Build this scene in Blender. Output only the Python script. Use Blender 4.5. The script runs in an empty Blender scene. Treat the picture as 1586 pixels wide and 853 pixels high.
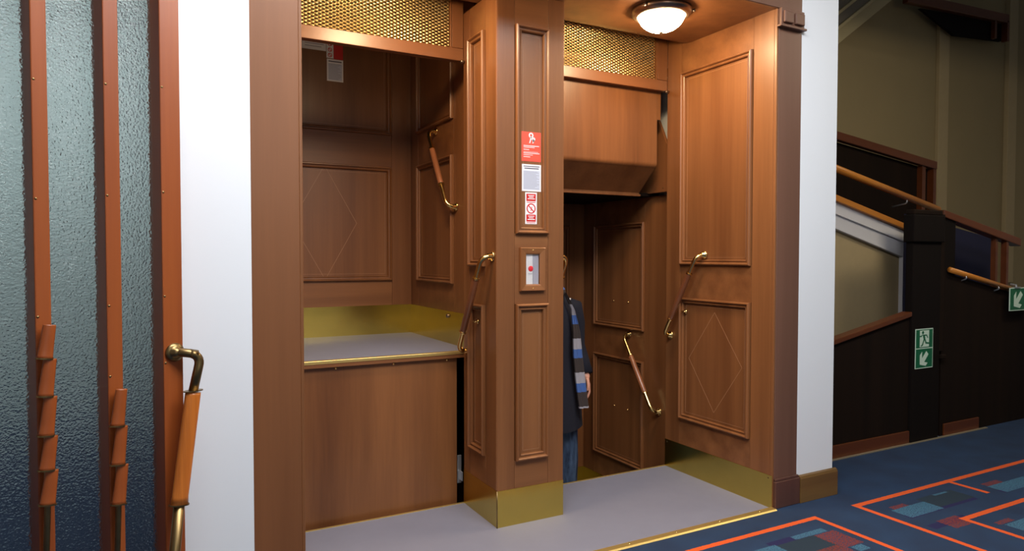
import bpy, bmesh, math, random
from mathutils import Vector, Matrix
random.seed(7)
S = bpy.context.scene
COL = S.collection

# ------------------------------------------------------------------ camera, world, lights, exposure
cam_d = bpy.data.cameras.new('camera'); cam = bpy.data.objects.new('camera', cam_d); COL.objects.link(cam)
F_PX, YAW, PITCH, ROLL = 1055.04, 0.490717, 0.0282258, 0.000548
cam_d.sensor_fit = 'HORIZONTAL'; cam_d.sensor_width = 36.0; cam_d.lens = 36.0*F_PX/1586.0
cam_d.clip_start = 0.05; cam_d.clip_end = 100
_d = Vector((math.sin(YAW)*math.cos(PITCH), math.cos(YAW)*math.cos(PITCH), -math.sin(PITCH)))
_r = Vector((math.cos(YAW), -math.sin(YAW), 0)); _u = _r.cross(_d)
_r2 = _r*math.cos(ROLL)+_u*math.sin(ROLL); _u2 = -_r*math.sin(ROLL)+_u*math.cos(ROLL)
M = Matrix.Identity(4)
for i in range(3):
    M[i][0] = _r2[i]; M[i][1] = _u2[i]; M[i][2] = -_d[i]
M[2][3] = 1.3
cam.matrix_world = M
S.camera = cam

w = bpy.data.worlds.new('world'); S.world = w; w.use_nodes = True
w.node_tree.nodes['Background'].inputs[0].default_value = (0.80, 0.88, 1.0, 1)
w.node_tree.nodes['Background'].inputs[1].default_value = 0.07

def area(name, loc, target, sx, sy, power, color):
    l = bpy.data.lights.new(name, 'AREA'); l.shape = 'RECTANGLE'; l.size = sx; l.size_y = sy
    l.energy = power; l.color = color
    o = bpy.data.objects.new(name, l); COL.objects.link(o); o.location = loc
    v = Vector(target)-Vector(loc)
    o.rotation_euler = v.to_track_quat('-Z', 'Y').to_euler()
    return o
area('unseen_lobby_light', (1.35, 0.95, 3.25), (1.5, 1.3, 0), 3.0, 0.9, 128, (1.0, 0.975, 0.96))
area('unseen_lobby_light', (0.7, -1.6, 2.4), (1.3, 2.4, 1.4), 1.8, 1.2, 10, (1.0, 0.97, 0.95))  # unseen front fill, added behind the viewer to brighten the lift front
area('unseen_hall_light', (-0.6, 4.6, 3.2), (-0.6, 5.5, 1.5), 1.2, 1.2, 38, (0.94, 1.0, 1.0))  # unseen lamp added to brighten the wall behind the glass door
area('unseen_lobby_light', (5.4, 1.5, 3.25), (5.6, 3.3, 0.9), 1.6, 0.6, 34, (1.0, 0.86, 0.62))  # unseen warm lamp added to brighten the stairwell and nearby carpet

S.view_settings.view_transform = 'Standard'; S.view_settings.look = 'None'
S.view_settings.exposure = 0.2; S.view_settings.gamma = 1.0; S.view_settings.use_curve_mapping = False

# ------------------------------------------------------------------ materials
def new_mat(name):
    m = bpy.data.materials.new(name); m.use_nodes = True
    nt = m.node_tree; b = nt.nodes['Principled BSDF']
    return m, nt, b
def plain(name, col, rough=0.5, metal=0.0, coat=0.0, emit=None, es=0.0, noise=0.0, nscale=20.0, bump=0.0, bscale=200.0):
    m, nt, b = new_mat(name)
    b.inputs['Base Color'].default_value = (*col, 1); b.inputs['Roughness'].default_value = rough
    b.inputs['Metallic'].default_value = metal; b.inputs['Coat Weight'].default_value = coat
    tc = nt.nodes.new('ShaderNodeTexCoord')
    if noise > 0:
        n = nt.nodes.new('ShaderNodeTexNoise'); n.inputs['Scale'].default_value = nscale; n.inputs['Detail'].default_value = 4
        nt.links.new(tc.outputs['Object'], n.inputs['Vector'])
        r = nt.nodes.new('ShaderNodeMapRange'); r.inputs['To Min'].default_value = 1-noise; r.inputs['To Max'].default_value = 1+noise
        nt.links.new(n.outputs['Fac'], r.inputs['Value'])
        mx = nt.nodes.new('ShaderNodeVectorMath'); mx.operation = 'SCALE'; mx.inputs[0].default_value = col
        nt.links.new(r.outputs[0], mx.inputs['Scale']); nt.links.new(mx.outputs[0], b.inputs['Base Color'])
    if bump > 0:
        n = nt.nodes.new('ShaderNodeTexNoise'); n.inputs['Scale'].default_value = bscale; n.inputs['Detail'].default_value = 3
        nt.links.new(tc.outputs['Object'], n.inputs['Vector'])
        bp = nt.nodes.new('ShaderNodeBump'); bp.inputs['Strength'].default_value = bump; bp.inputs['Distance'].default_value = 0.002
        nt.links.new(n.outputs['Fac'], bp.inputs['Height']); nt.links.new(bp.outputs[0], b.inputs['Normal'])
    if emit:
        b.inputs['Emission Color'].default_value = (*emit, 1); b.inputs['Emission Strength'].default_value = es
    return m
def wood(name, dark, light, axis='z', rough=0.40, coat=0.15, fine=1.0, band=1.0):
    """Veneer: broad leaves of tone along the grain, fine pores, slight gloss variation."""
    m, nt, b = new_mat(name)
    N, L = nt.nodes, nt.links
    g = N.new('ShaderNodeNewGeometry')
    def mapped(across, along):
        mp = N.new('ShaderNodeMapping')
        s = [across]*3; s['xyz'.index(axis)] = along
        mp.inputs['Scale'].default_value = s; L.new(g.outputs['Position'], mp.inputs['Vector']); return mp
    n1 = N.new('ShaderNodeTexNoise'); n1.inputs['Scale'].default_value = 1; n1.inputs['Detail'].default_value = 3
    L.new(mapped(10*band, 0.35).outputs[0], n1.inputs['Vector'])
    n2 = N.new('ShaderNodeTexNoise'); n2.inputs['Scale'].default_value = 1; n2.inputs['Detail'].default_value = 5
    n2.inputs['Distortion'].default_value = 0.4
    L.new(mapped(120*fine, 4).outputs[0], n2.inputs['Vector'])
    mx = N.new('ShaderNodeMath'); mx.operation = 'MULTIPLY_ADD'; mx.inputs[1].default_value = 0.18
    L.new(n2.outputs['Fac'], mx.inputs[0])
    m2 = N.new('ShaderNodeMath'); m2.operation = 'MULTIPLY'; m2.inputs[1].default_value = 0.82
    L.new(n1.outputs['Fac'], m2.inputs[0]); L.new(m2.outputs[0], mx.inputs[2])
    cr = N.new('ShaderNodeValToRGB'); cr.color_ramp.elements[0].position = 0.30; cr.color_ramp.elements[1].position = 0.70
    cr.color_ramp.elements[0].color = (*dark, 1); cr.color_ramp.elements[1].color = (*light, 1)
    L.new(mx.outputs[0], cr.inputs[0]); L.new(cr.outputs[0], b.inputs['Base Color'])
    b.inputs['Roughness'].default_value = rough; b.inputs['Coat Weight'].default_value = coat; b.inputs['Coat Roughness'].default_value = 0.22
    if rough > 0.8: b.inputs['Specular IOR Level'].default_value = 0.15
    bp = N.new('ShaderNodeBump'); bp.inputs['Strength'].default_value = 0.03; bp.inputs['Distance'].default_value = 0.001
    L.new(n2.outputs['Fac'], bp.inputs['Height']); L.new(bp.outputs[0], b.inputs['Normal'])
    return m
WV = wood('lift_wood', (0.145, 0.052, 0.017), (0.255, 0.103, 0.036))
WH = wood('lift_wood_horizontal', (0.145, 0.052, 0.017), (0.255, 0.103, 0.036), 'x')
WC = wood('casing_wood', (0.165, 0.060, 0.020), (0.230, 0.088, 0.031), rough=0.42)
WCH = wood('casing_wood_horizontal', (0.165, 0.062, 0.024), (0.225, 0.088, 0.036), 'x', rough=0.42)
WA = wood('apron_wood', (0.110, 0.038, 0.012), (0.260, 0.103, 0.034), band=0.45, fine=0.6)
WD = wood('door_wood', (0.200, 0.040, 0.007), (0.330, 0.080, 0.014), rough=0.40)
WP = wood('purplish_casing_wood', (0.130, 0.062, 0.040), (0.170, 0.082, 0.054), rough=0.45)  # purplish brown tone for the right casing, rosette block and head
WPD = wood('plinth_wood', (0.085, 0.036, 0.026), (0.115, 0.050, 0.035), rough=0.45)
WG = wood('grip_wood', (0.32, 0.075, 0.009), (0.60, 0.185, 0.026), rough=0.3, fine=1.6, band=6)
WGM = wood('reddish_grip_wood', (0.22, 0.075, 0.028), (0.34, 0.125, 0.055), rough=0.3)
WGD = wood('dark_grip_wood', (0.14, 0.045, 0.018), (0.22, 0.075, 0.030), rough=0.3)
WO = wood('oak_skirting', (0.075, 0.037, 0.010), (0.22, 0.120, 0.035), 'x', band=0.7, fine=0.5)
WS = wood('stair_rail_wood', (0.42, 0.14, 0.015), (0.62, 0.24, 0.035), 'x')
WSR = wood('stair_red_wood', (0.080, 0.019, 0.004), (0.125, 0.032, 0.007), 'x')
WSD = wood('stair_dark_wood', (0.007, 0.0035, 0.002), (0.013, 0.006, 0.003), rough=0.85, coat=0.0)
WB = wood('stair_black_wood', (0.004, 0.0025, 0.002), (0.007, 0.004, 0.003), rough=0.85, coat=0.0)
INLAY = plain('inlay_line', (0.36, 0.19, 0.10), 0.4)
BRASS = plain('polished_brass', (0.78, 0.56, 0.22), 0.20, 1.0)
BRASSP = plain('brass_plate', (0.66, 0.50, 0.12), 0.22, 1.0, noise=0.10, nscale=9, bump=0.05, bscale=30)
BRASSD = plain('aged_brass', (0.26, 0.18, 0.08), 0.36, 1.0, noise=0.2, nscale=30)
STRIP = plain('brass_edging', (0.85, 0.62, 0.22), 0.38, 0.85)
MESHB = plain('brass_mesh', (0.80, 0.60, 0.26), 0.34, 0.9)
LINO = plain('grey_linoleum', (0.205, 0.214, 0.280), 0.48, noise=0.06, nscale=14, bump=0.03, bscale=400)
WALLM = plain('white_paint', (0.80, 0.85, 0.91), 0.65, noise=0.015, nscale=3, bump=0.04, bscale=120)
CEILM = plain('ceiling_paint', (0.80, 0.80, 0.78), 0.8)
GREYW = plain('hall_paint', (0.52, 0.62, 0.60), 0.7, noise=0.25, nscale=1.4)
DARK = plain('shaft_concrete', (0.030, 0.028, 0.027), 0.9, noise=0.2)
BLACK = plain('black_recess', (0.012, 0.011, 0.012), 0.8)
BEIGE = plain('beige_plaster', (0.29, 0.225, 0.115), 0.8, noise=0.06, nscale=3)
CREAM = plain('cream_moulding', (0.42, 0.35, 0.20), 0.7)
STRW = plain('white_stair_paint', (0.62, 0.62, 0.66), 0.5)
BEIGE2 = plain('beige_panel', (0.40, 0.31, 0.17), 0.7, noise=0.05)
NAVY = plain('navy_void', (0.003, 0.004, 0.030), 0.8)
BRONZE = plain('bronze_ring', (0.30, 0.22, 0.16), 0.28, 0.9)
STEEL = plain('zinc_bracket', (0.55, 0.57, 0.60), 0.35, 0.8)
DOME = plain('lit_glass_dome', (1, 0.95, 0.85), 0.3, emit=(1.0, 0.72, 0.42), es=104)
REDS = plain('red_sign', (0.80, 0.10, 0.06), 0.45)
REDD = plain('deep_red_sign', (0.62, 0.012, 0.012), 0.45)
WHITES = plain('white_sign', (0.84, 0.84, 0.86), 0.45)
PALEB = plain('pale_print', (0.60, 0.64, 0.76), 0.5)
INK = plain('dark_print', (0.10, 0.10, 0.14), 0.5)
INKG = plain('grey_print', (0.36, 0.36, 0.42), 0.5)
GREENS = plain('exit_green', (0.004, 0.13, 0.055), 0.45)
PALEG = plain('exit_white', (0.62, 0.80, 0.68), 0.5)
REDBTN = plain('red_button', (0.75, 0.03, 0.04), 0.3)
NAVYC = plain('navy_wool', (0.006, 0.008, 0.020), 0.9, noise=0.3, nscale=60, bump=0.3)
SKIN = plain('skin', (0.62, 0.30, 0.21), 0.5)
HAIR = plain('brown_hair', (0.05, 0.025, 0.012), 0.6, noise=0.4, nscale=80, bump=0.4)
SHOE = plain('black_leather', (0.010, 0.010, 0.011), 0.35)

m, nt, b = new_mat('blue_denim'); DENIM = m
n = nt.nodes.new('ShaderNodeTexNoise'); n.inputs['Scale'].default_value = 6; n.inputs['Detail'].default_value = 4
cr = nt.nodes.new('ShaderNodeValToRGB'); cr.color_ramp.elements[0].position = 0.38; cr.color_ramp.elements[1].position = 0.66
cr.color_ramp.elements[0].color = (0.010, 0.022, 0.055, 1); cr.color_ramp.elements[1].color = (0.075, 0.13, 0.24, 1)
nt.links.new(n.outputs['Fac'], cr.inputs[0]); nt.links.new(cr.outputs[0], b.inputs['Base Color']); b.inputs['Roughness'].default_value = 0.85

m, nt, b = new_mat('striped_scarf'); SCARF = m
g = nt.nodes.new('ShaderNodeNewGeometry'); sp = nt.nodes.new('ShaderNodeSeparateXYZ'); nt.links.new(g.outputs['Position'], sp.inputs[0])
mm = nt.nodes.new('ShaderNodeMath'); mm.operation = 'MULTIPLY'; mm.inputs[1].default_value = 1/0.207; nt.links.new(sp.outputs['Z'], mm.inputs[0])
ma = nt.nodes.new('ShaderNodeMath'); ma.operation = 'ADD'; ma.inputs[1].default_value = 10.13; nt.links.new(mm.outputs[0], ma.inputs[0])
fr = nt.nodes.new('ShaderNodeMath'); fr.operation = 'FRACT'; nt.links.new(ma.outputs[0], fr.inputs[0])
cr = nt.nodes.new('ShaderNodeValToRGB'); cr.color_ramp.interpolation = 'CONSTANT'
els = cr.color_ramp.elements; els[0].position = 0; els[0].color = (0.045, 0.035, 0.035, 1); els[1].position = 0.42; els[1].color = (0.06, 0.14, 0.42, 1)
e = els.new(0.68); e.color = (0.36, 0.36, 0.42, 1)
nt.links.new(fr.outputs[0], cr.inputs[0]); nt.links.new(cr.outputs[0], b.inputs['Base Color']); b.inputs['Roughness'].default_value = 0.9

# textured cast glass of the door
m, nt, b = new_mat('textured_glass'); GLASS = m
b.inputs['Base Color'].default_value = (0.86, 0.90, 0.92, 1); b.inputs['Transmission Weight'].default_value = 1.0
b.inputs['Roughness'].default_value = 0.22; b.inputs['IOR'].default_value = 1.35
g = nt.nodes.new('ShaderNodeNewGeometry')
n = nt.nodes.new('ShaderNodeTexNoise'); n.inputs['Scale'].default_value = 170; n.inputs['Detail'].default_value = 1.5
nt.links.new(g.outputs['Position'], n.inputs['Vector'])
bp = nt.nodes.new('ShaderNodeBump'); bp.inputs['Strength'].default_value = 0.8; bp.inputs['Distance'].default_value = 0.0045
nt.links.new(n.outputs['Fac'], bp.inputs['Height']); nt.links.new(bp.outputs[0], b.inputs['Normal'])

m, nt, b = new_mat('clear_glass'); CLEAR = m
b.inputs['Base Color'].default_value = (1, 1, 1, 1); b.inputs['Transmission Weight'].default_value = 1.0
b.inputs['Roughness'].default_value = 0.02; b.inputs['IOR'].default_value = 1.1

# carpet: woven motif of orange lines and speckled patches (flat weave colour)
m, nt, b = new_mat('patterned_carpet'); CARPET = m
N, L = nt.nodes, nt.links
g = N.new('ShaderNodeNewGeometry')
wob = N.new('ShaderNodeTexNoise'); wob.inputs['Scale'].default_value = 160; wob.inputs['Detail'].default_value = 2
L.new(g.outputs['Position'], wob.inputs['Vector'])
off = N.new('ShaderNodeVectorMath'); off.operation = 'MULTIPLY_ADD'
off.inputs[1].default_value = (0.008, 0.008, 0); off.inputs[2].default_value = (0, 0, 0)
sub = N.new('ShaderNodeVectorMath'); sub.operation = 'SUBTRACT'; sub.inputs[1].default_value = (0.5, 0.5, 0.5)
L.new(wob.outputs['Color'], sub.inputs[0]); L.new(sub.outputs[0], off.inputs[0]); L.new(g.outputs['Position'], off.inputs[2])
sp = N.new('ShaderNodeSeparateXYZ'); L.new(off.outputs[0], sp.inputs[0])
def cmpn(out, c, h):
    n_ = N.new('ShaderNodeMath'); n_.operation = 'COMPARE'; n_.inputs[1].default_value = c; n_.inputs[2].default_value = h
    L.new(out, n_.inputs[0]); return n_.outputs[0]
def rectm(x0, x1, y0, y1):
    a = cmpn(sp.outputs['X'], (x0+x1)/2, (x1-x0)/2); c = cmpn(sp.outputs['Y'], (y0+y1)/2, (y1-y0)/2)
    n_ = N.new('ShaderNodeMath'); n_.operation = 'MULTIPLY'; L.new(a, n_.inputs[0]); L.new(c, n_.inputs[1]); return n_.outputs[0]
def union(rs):
    o = None
    for r in rs:
        q = rectm(*r)
        if o is None: o = q; continue
        n_ = N.new('ShaderNodeMath'); n_.operation = 'MAXIMUM'; L.new(o, n_.inputs[0]); L.new(q, n_.inputs[1]); o = n_.outputs[0]
    return o
def mixc(fac, base, col):
    n_ = N.new('ShaderNodeMix'); n_.data_type = 'RGBA'; L.new(fac, n_.inputs[0]); L.new(base, n_.inputs[6]); n_.inputs[7].default_value = (*col, 1)
    return n_.outputs[2]
def speck(mask, scale, lo, soft=0.06):
    v = N.new('ShaderNodeTexNoise'); v.inputs['Scale'].default_value = scale; v.inputs['Detail'].default_value = 2
    L.new(g.outputs['Position'], v.inputs['Vector'])
    r = N.new('ShaderNodeMapRange'); r.inputs['From Min'].default_value = lo; r.inputs['From Max'].default_value = lo+soft
    L.new(v.outputs['Fac'], r.inputs['Value'])
    n_ = N.new('ShaderNodeMath'); n_.operation = 'MULTIPLY'; L.new(r.outputs[0], n_.inputs[0]); L.new(mask, n_.inputs[1]); return n_.outputs[0]
bn = N.new('ShaderNodeTexNoise'); bn.inputs['Scale'].default_value = 5; bn.inputs['Detail'].default_value = 5
L.new(g.outputs['Position'], bn.inputs['Vector'])
cr = N.new('ShaderNodeValToRGB'); cr.color_ramp.elements[0].position = 0.3; cr.color_ramp.elements[1].position = 0.75
cr.color_ramp.elements[0].color = (0.008, 0.023, 0.062, 1); cr.color_ramp.elements[1].color = (0.0115, 0.039, 0.100, 1)
L.new(bn.outputs['Fac'], cr.inputs[0]); col = cr.outputs[0]
col = mixc(union([(3.33, 3.92, 2.015, 2.06), (2.45, 2.72, 2.11, 2.15), (3.30, 3.60, 1.88, 1.93), (4.15, 4.6, 2.0, 2.04)]), col, (0.009, 0.009, 0.065))
col = mixc(union([(3.61, 3.93, 2.04, 2.17), (2.46, 2.73, 1.95, 2.11)]), col, (0.010, 0.026, 0.045))
col = mixc(speck(union([(2.72, 2.86, 1.95, 2.105), (2.50, 2.74, 1.90, 1.99), (3.40, 3.56, 1.84, 1.94), (3.37, 3.49, 2.13, 2.165), (4.18, 4.34, 2.10, 2.142),
                        (3.63, 3.76, 1.765, 1.797)]), 150, 0.44), col, (0.18, 0.026, 0.018))
col = mixc(speck(union([(3.34, 3.615, 2.022, 2.13), (2.61, 2.825, 2.112, 2.148), (2.34, 2.476, 2.02, 2.12), (2.76, 2.83, 1.895, 1.945), (4.17, 4.55, 2.0, 2.10),
                        (3.65, 3.95, 1.64, 1.757), (3.76, 3.88, 2.152, 2.168)]), 170, 0.40), col, (0.042, 0.135, 0.22))
col = mixc(union([(2.02, 2.93, 2.234, 2.264), (2.90, 2.93, 1.2, 2.264),
                  (3.225, 5.8, 2.242, 2.275), (3.225, 3.257, 1.0, 2.275), (4.05, 4.082, 2.04, 2.26),
                  (3.535, 5.2, 1.876, 1.908), (3.535, 3.567, 0.9, 1.908)]), col, (0.70, 0.095, 0.012))
L.new(col, b.inputs['Base Color']); b.inputs['Roughness'].default_value = 0.95
pile = N.new('ShaderNodeTexNoise'); pile.inputs['Scale'].default_value = 700; L.new(g.outputs['Position'], pile.inputs['Vector'])
bp = N.new('ShaderNodeBump'); bp.inputs['Strength'].default_value = 0.5; bp.inputs['Distance'].default_value = 0.003
L.new(pile.outputs['Fac'], bp.inputs['Height']); L.new(bp.outputs[0], b.inputs['Normal'])

# ------------------------------------------------------------------ geometry helpers (all coordinates are world metres)
ORG = {}
def link_mesh(name, bm, mat, parent=None, smooth=False, bevel=0.0, bseg=2, origin=None):
    xs = [v.co for v in bm.verts]
    if origin is None:
        lo = Vector((min(c.x for c in xs), min(c.y for c in xs), min(c.z for c in xs)))
        hi = Vector((max(c.x for c in xs), max(c.y for c in xs), max(c.z for c in xs)))
        origin = Vector(((lo.x+hi.x)/2, (lo.y+hi.y)/2, lo.z))
    for v in bm.verts: v.co -= origin
    bmesh.ops.recalc_face_normals(bm, faces=bm.faces[:])
    me = bpy.data.meshes.new(name); bm.to_mesh(me); bm.free()
    if smooth:
        for p in me.polygons: p.use_smooth = True
    me.materials.append(mat)
    o = bpy.data.objects.new(name, me); COL.objects.link(o)
    ORG[o] = Vector(origin)
    if parent is not None:
        o.parent = parent; o.location = Vector(origin)-ORG[parent]
    else: o.location = origin
    if bevel > 0:
        md = o.modifiers.new('bevel', 'BEVEL'); md.width = bevel; md.segments = bseg; md.limit_method = 'ANGLE'; md.angle_limit = math.radians(40)
    return o
def tag(o, label=None, cat=None, group=None, kind=None):
    if label: o['label'] = label
    if cat: o['category'] = cat
    if group: o['group'] = group
    if kind: o['kind'] = kind
    return o
def thing(name, loc, label, cat, group=None):
    o = bpy.data.objects.new(name, None); COL.objects.link(o); o.location = loc; o.empty_display_size = 0.1
    ORG[o] = Vector(loc); return tag(o, label, cat, group)
def add_box(bm, lo, hi):
    m4 = Matrix.Translation([(lo[i]+hi[i])/2 for i in range(3)]) @ Matrix.Diagonal([abs(hi[i]-lo[i]) for i in range(3)]+[1])
    bmesh.ops.create_cube(bm, size=1, matrix=m4)
def box(name, lo, hi, mat, parent=None, bevel=0.0, label=None):
    bm = bmesh.new(); add_box(bm, lo, hi)
    o = link_mesh(name, bm, mat, parent, bevel=bevel)
    if label: o['label'] = label
    return o
def struct(o, label=None):
    o['kind'] = 'structure'
    if label: o['label'] = label
    return o
def add_poly(bm, pts, d):
    """Extrude polygon pts by vector d."""
    d = Vector(d); a = [bm.verts.new(Vector(p)) for p in pts]; b_ = [bm.verts.new(Vector(p)+d) for p in pts]
    bm.faces.new(a); bm.faces.new(b_[::-1])
    for i in range(len(a)):
        j = (i+1) % len(a); bm.faces.new((a[i], b_[i], b_[j], a[j]))
def poly(name, pts, d, mat, parent=None, bevel=0.0):
    bm = bmesh.new(); add_poly(bm, pts, d); return link_mesh(name, bm, mat, parent, bevel=bevel)
def add_tube(bm, pts, rad, seg=14, cap=True, flat=1.0, flat_dir=None):
    pts = [Vector(p) for p in pts]; rr = rad if isinstance(rad, (list, tuple)) else [rad]*len(pts)
    rings = []; ref = None
    for i, p in enumerate(pts):
        t = (pts[min(i+1, len(pts)-1)]-pts[max(i-1, 0)]).normalized()
        if ref is None:
            ref = Vector(flat_dir) if flat_dir else (Vector((0, 0, 1)) if abs(t.z) < 0.9 else Vector((1, 0, 0)))
        ref = (ref-t*ref.dot(t)).normalized(); o2 = t.cross(ref)
        rings.append([bm.verts.new(p+ref*math.cos(2*math.pi*k/seg)*rr[i]*flat+o2*math.sin(2*math.pi*k/seg)*rr[i]) for k in range(seg)])
    for A, B in zip(rings, rings[1:]):
        for k in range(seg): bm.faces.new((A[k], A[(k+1) % seg], B[(k+1) % seg], B[k]))
    if cap: bm.faces.new(rings[0][::-1]); bm.faces.new(rings[-1])
def fillet(pts, r, n=7):
    pts = [Vector(p) for p in pts]; out = [pts[0]]
    for i in range(1, len(pts)-1):
        a, p, c = pts[i-1], pts[i], pts[i+1]
        u, v = (a-p).normalized(), (c-p).normalized(); rr = min(r, (a-p).length*0.9, (c-p).length*0.9)
        A, B = p+u*rr, p+v*rr
        for k in range(n+1):
            t = k/n; out.append(A*(1-t)**2+p*2*t*(1-t)+B*t*t)
    out.append(pts[-1]); return out
def add_lathe(bm, prof, M4, seg=32):
    """prof: (radius, height) along local z of M4."""
    rings = []
    for r, z in prof:
        if r < 1e-5: rings.append([bm.verts.new(M4 @ Vector((0, 0, z)))])
        else: rings.append([bm.verts.new(M4 @ Vector((r*math.cos(2*math.pi*k/seg), r*math.sin(2*math.pi*k/seg), z))) for k in range(seg)])
    for A, B in zip(rings, rings[1:]):
        if len(A) == 1 and len(B) == 1: continue
        for k in range(seg):
            j = (k+1) % seg
            if len(A) == 1: bm.faces.new((A[0], B[j], B[k]))
            elif len(B) == 1: bm.faces.new((A[k], A[j], B[0]))
            else: bm.faces.new((A[k], A[j], B[j], B[k]))
def frame_mat(O, n):
    n = Vector(n).normalized(); up = Vector((0, 0, 1)) if abs(n.z) < 0.9 else Vector((0, 1, 0))
    x = up.cross(n).normalized(); y = n.cross(x)
    M4 = Matrix.Identity(4)
    for i in range(3): M4[i][0], M4[i][1], M4[i][2], M4[i][3] = x[i], y[i], n[i], O[i]
    return M4
MOULD = [(0, -0.001), (0, 0.009), (0.004, 0.013), (0.009, 0.0135), (0.013, 0.010), (0.015, 0.006), (0.022, 0.0055), (0.026, 0.008), (0.029, 0.006), (0.031, -0.001)]
class Face:
    """A vertical wall face: origin O, horizontal unit U, normal N."""
    def __init__(s, O, U, N): s.O, s.U, s.N = Vector(O), Vector(U), Vector(N)
    def p(s, u, z, n=0.0): return s.O+s.U*u+Vector((0, 0, z))+s.N*n
    def slab(s, name, u0, u1, z0, z1, n0, n1, mat, parent=None, bevel=0.0):
        bm = bmesh.new(); add_poly(bm, [s.p(u0, z0, n0), s.p(u1, z0, n0), s.p(u1, z1, n0), s.p(u0, z1, n0)], s.N*(n1-n0))
        return link_mesh(name, bm, mat, parent, bevel=bevel)
    def add(s, bm, u0, u1, z0, z1, n0, n1):
        add_poly(bm, [s.p(u0, z0, n0), s.p(u1, z0, n0), s.p(u1, z1, n0), s.p(u0, z1, n0)], s.N*(n1-n0))
    def moulding(s, u0, u1, z0, z1, mat, parent, prof=MOULD, scale=1.0, name='moulding'):
        bm = bmesh.new(); cs = [(u0, z0, 1, 1), (u1, z0, -1, 1), (u1, z1, -1, -1), (u0, z1, 1, -1)]
        rows = [[bm.verts.new(s.p(u+du*i*scale, z+dz*i*scale, n_*1.55)) for i, n_ in prof] for u, z, du, dz in cs]
        for a in range(4):
            A, B = rows[a], rows[(a+1) % 4]
            for k in range(len(prof)-1): bm.faces.new((A[k], B[k], B[k+1], A[k+1]))
        return link_mesh(name, bm, mat, parent)
    def panelling(s, w, z0, z1, opens, parent, mat, math_, thick=0.018):
        """stiles, rails and fielded panels: boards with open joints; opens = (u0,u1,za,zb) outer moulding rects, bottom to top."""
        g_ = 0.0012; ua, ub = opens[0][0]-0.004, opens[0][1]+0.004
        for a, b_ in ((0, ua), (ub, w)): s.slab('stile', a, b_, z0, z1, -thick, 0, mat, parent, bevel=0.0008)
        zs = [z0]+[z for o in opens for z in (o[2], o[3])]+[z1]
        for i in range(0, len(zs), 2):
            s.slab('rail', ua+g_, ub-g_, zs[i], zs[i+1], -thick, -0.0004, math_, parent, bevel=0.0008)
        for u0, u1, a, b_ in opens:
            s.slab('panel', u0, u1, a, b_, -thick, -0.004, mat, parent)
            s.moulding(u0, u1, a, b_, mat, parent)
            bm = bmesh.new()     # fine bead inside the moulding
            i = 0.044
            if u1-u0 > 0.12:
                for q in ((u0+i, u1-i, a+i, a+i+.0015), (u0+i, u1-i, b_-i-.0015, b_-i), (u0+i, u0+i+.0015, a+i, b_-i), (u1-i-.0015, u1-i, a+i, b_-i)):
                    s.add(bm, *q, -0.004, -0.0032)
                link_mesh('panel_bead', bm, INLAY, parent)
    def diamond(s, uc, zc, hu, hz, parent, n0=-0.004):
        bm = bmesh.new(); P = [(uc, zc+hz), (uc+hu, zc), (uc, zc-hz), (uc-hu, zc)]; wd = 0.0011
        for i in range(4):
            a, c = Vector(P[i]), Vector(P[(i+1) % 4]); t = (c-a).normalized(); q = Vector((-t.y, t.x))*wd
            add_poly(bm, [s.p(*(a+q), n0), s.p(*(c+q), n0), s.p(*(c-q), n0), s.p(*(a-q), n0)], s.N*0.0005)
        return link_mesh('inlay', bm, INLAY, parent)

def grab_handle(A, B, out, parent, grip_mat, t0=0.22, t1=0.78, r=0.0120, gr=0.0165, d=0.058, label=None):
    """Bent brass bar on two wall roses with a turned wooden grip; A top rose, B bottom rose."""
    A, B, out = Vector(A), Vector(B), Vector(out)
    P = fillet([A, A+out*d, B+out*d, B], 0.05)
    bm = bmesh.new(); add_tube(bm, P, r, 14)
    h = link_mesh('grab_handle', bm, BRASS, parent, smooth=True)
    h['label'] = label or 'bent brass grab handle with a wooden grip'
    for q in (A, B):
        bm = bmesh.new(); add_lathe(bm, [(0, 0), (0.024, 0), (0.025, 0.003), (0.022, 0.008), (0.014, 0.010), (0.0135, 0.026), (0, 0.026)], frame_mat(q, out), 24)
        link_mesh('rose', bm, BRASS, h, smooth=True)
    a, c = A+out*d, B+out*d; G0, G1 = a.lerp(c, t0), a.lerp(c, t1)
    bm = bmesh.new(); add_tube(bm, [G0, G0.lerp(G1, .03), G0.lerp(G1, .5), G0.lerp(G1, .97), G1], [gr*.92, gr, gr*1.06, gr, gr*.92], 16)
    gp = link_mesh('grip', bm, grip_mat, h, smooth=True)
    for q, q2 in ((G0, a), (G1, c)):
        bm = bmesh.new(); t = (q2-q).normalized(); add_tube(bm, [q-t*0.001, q+t*0.006], gr*1.12, 16)
        link_mesh('ferrule', bm, BRASS, h, smooth=False)
    return h
def latch(P, out, parent):
    out = Vector(out); P = Vector(P)
    bm = bmesh.new(); add_lathe(bm, [(0, 0), (0.013, 0), (0.013, 0.004), (0.006, 0.006), (0.005, 0.02), (0, 0.02)], frame_mat(P, out), 16)
    l_ = link_mesh('latch', bm, BRASS, parent, smooth=True); l_['label'] = 'small brass turn latch'
    bm = bmesh.new(); add_tube(bm, [P+out*0.018-Vector((0, 0.016, 0)), P+out*0.018+Vector((0, 0.016, 0.002))], 0.0045, 10)
    link_mesh('latch_turn', bm, BRASS, l_, smooth=True)

Y0, YC, YB, YK = 2.434, 2.8735, 3.2595, 4.29
XL0, XL, XCL, XCR, XR, XR1 = 0.307, 0.478, 1.4563, 1.8257, 2.8218, 3.003
H, LZ = 2.5532, 2.3095

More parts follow.
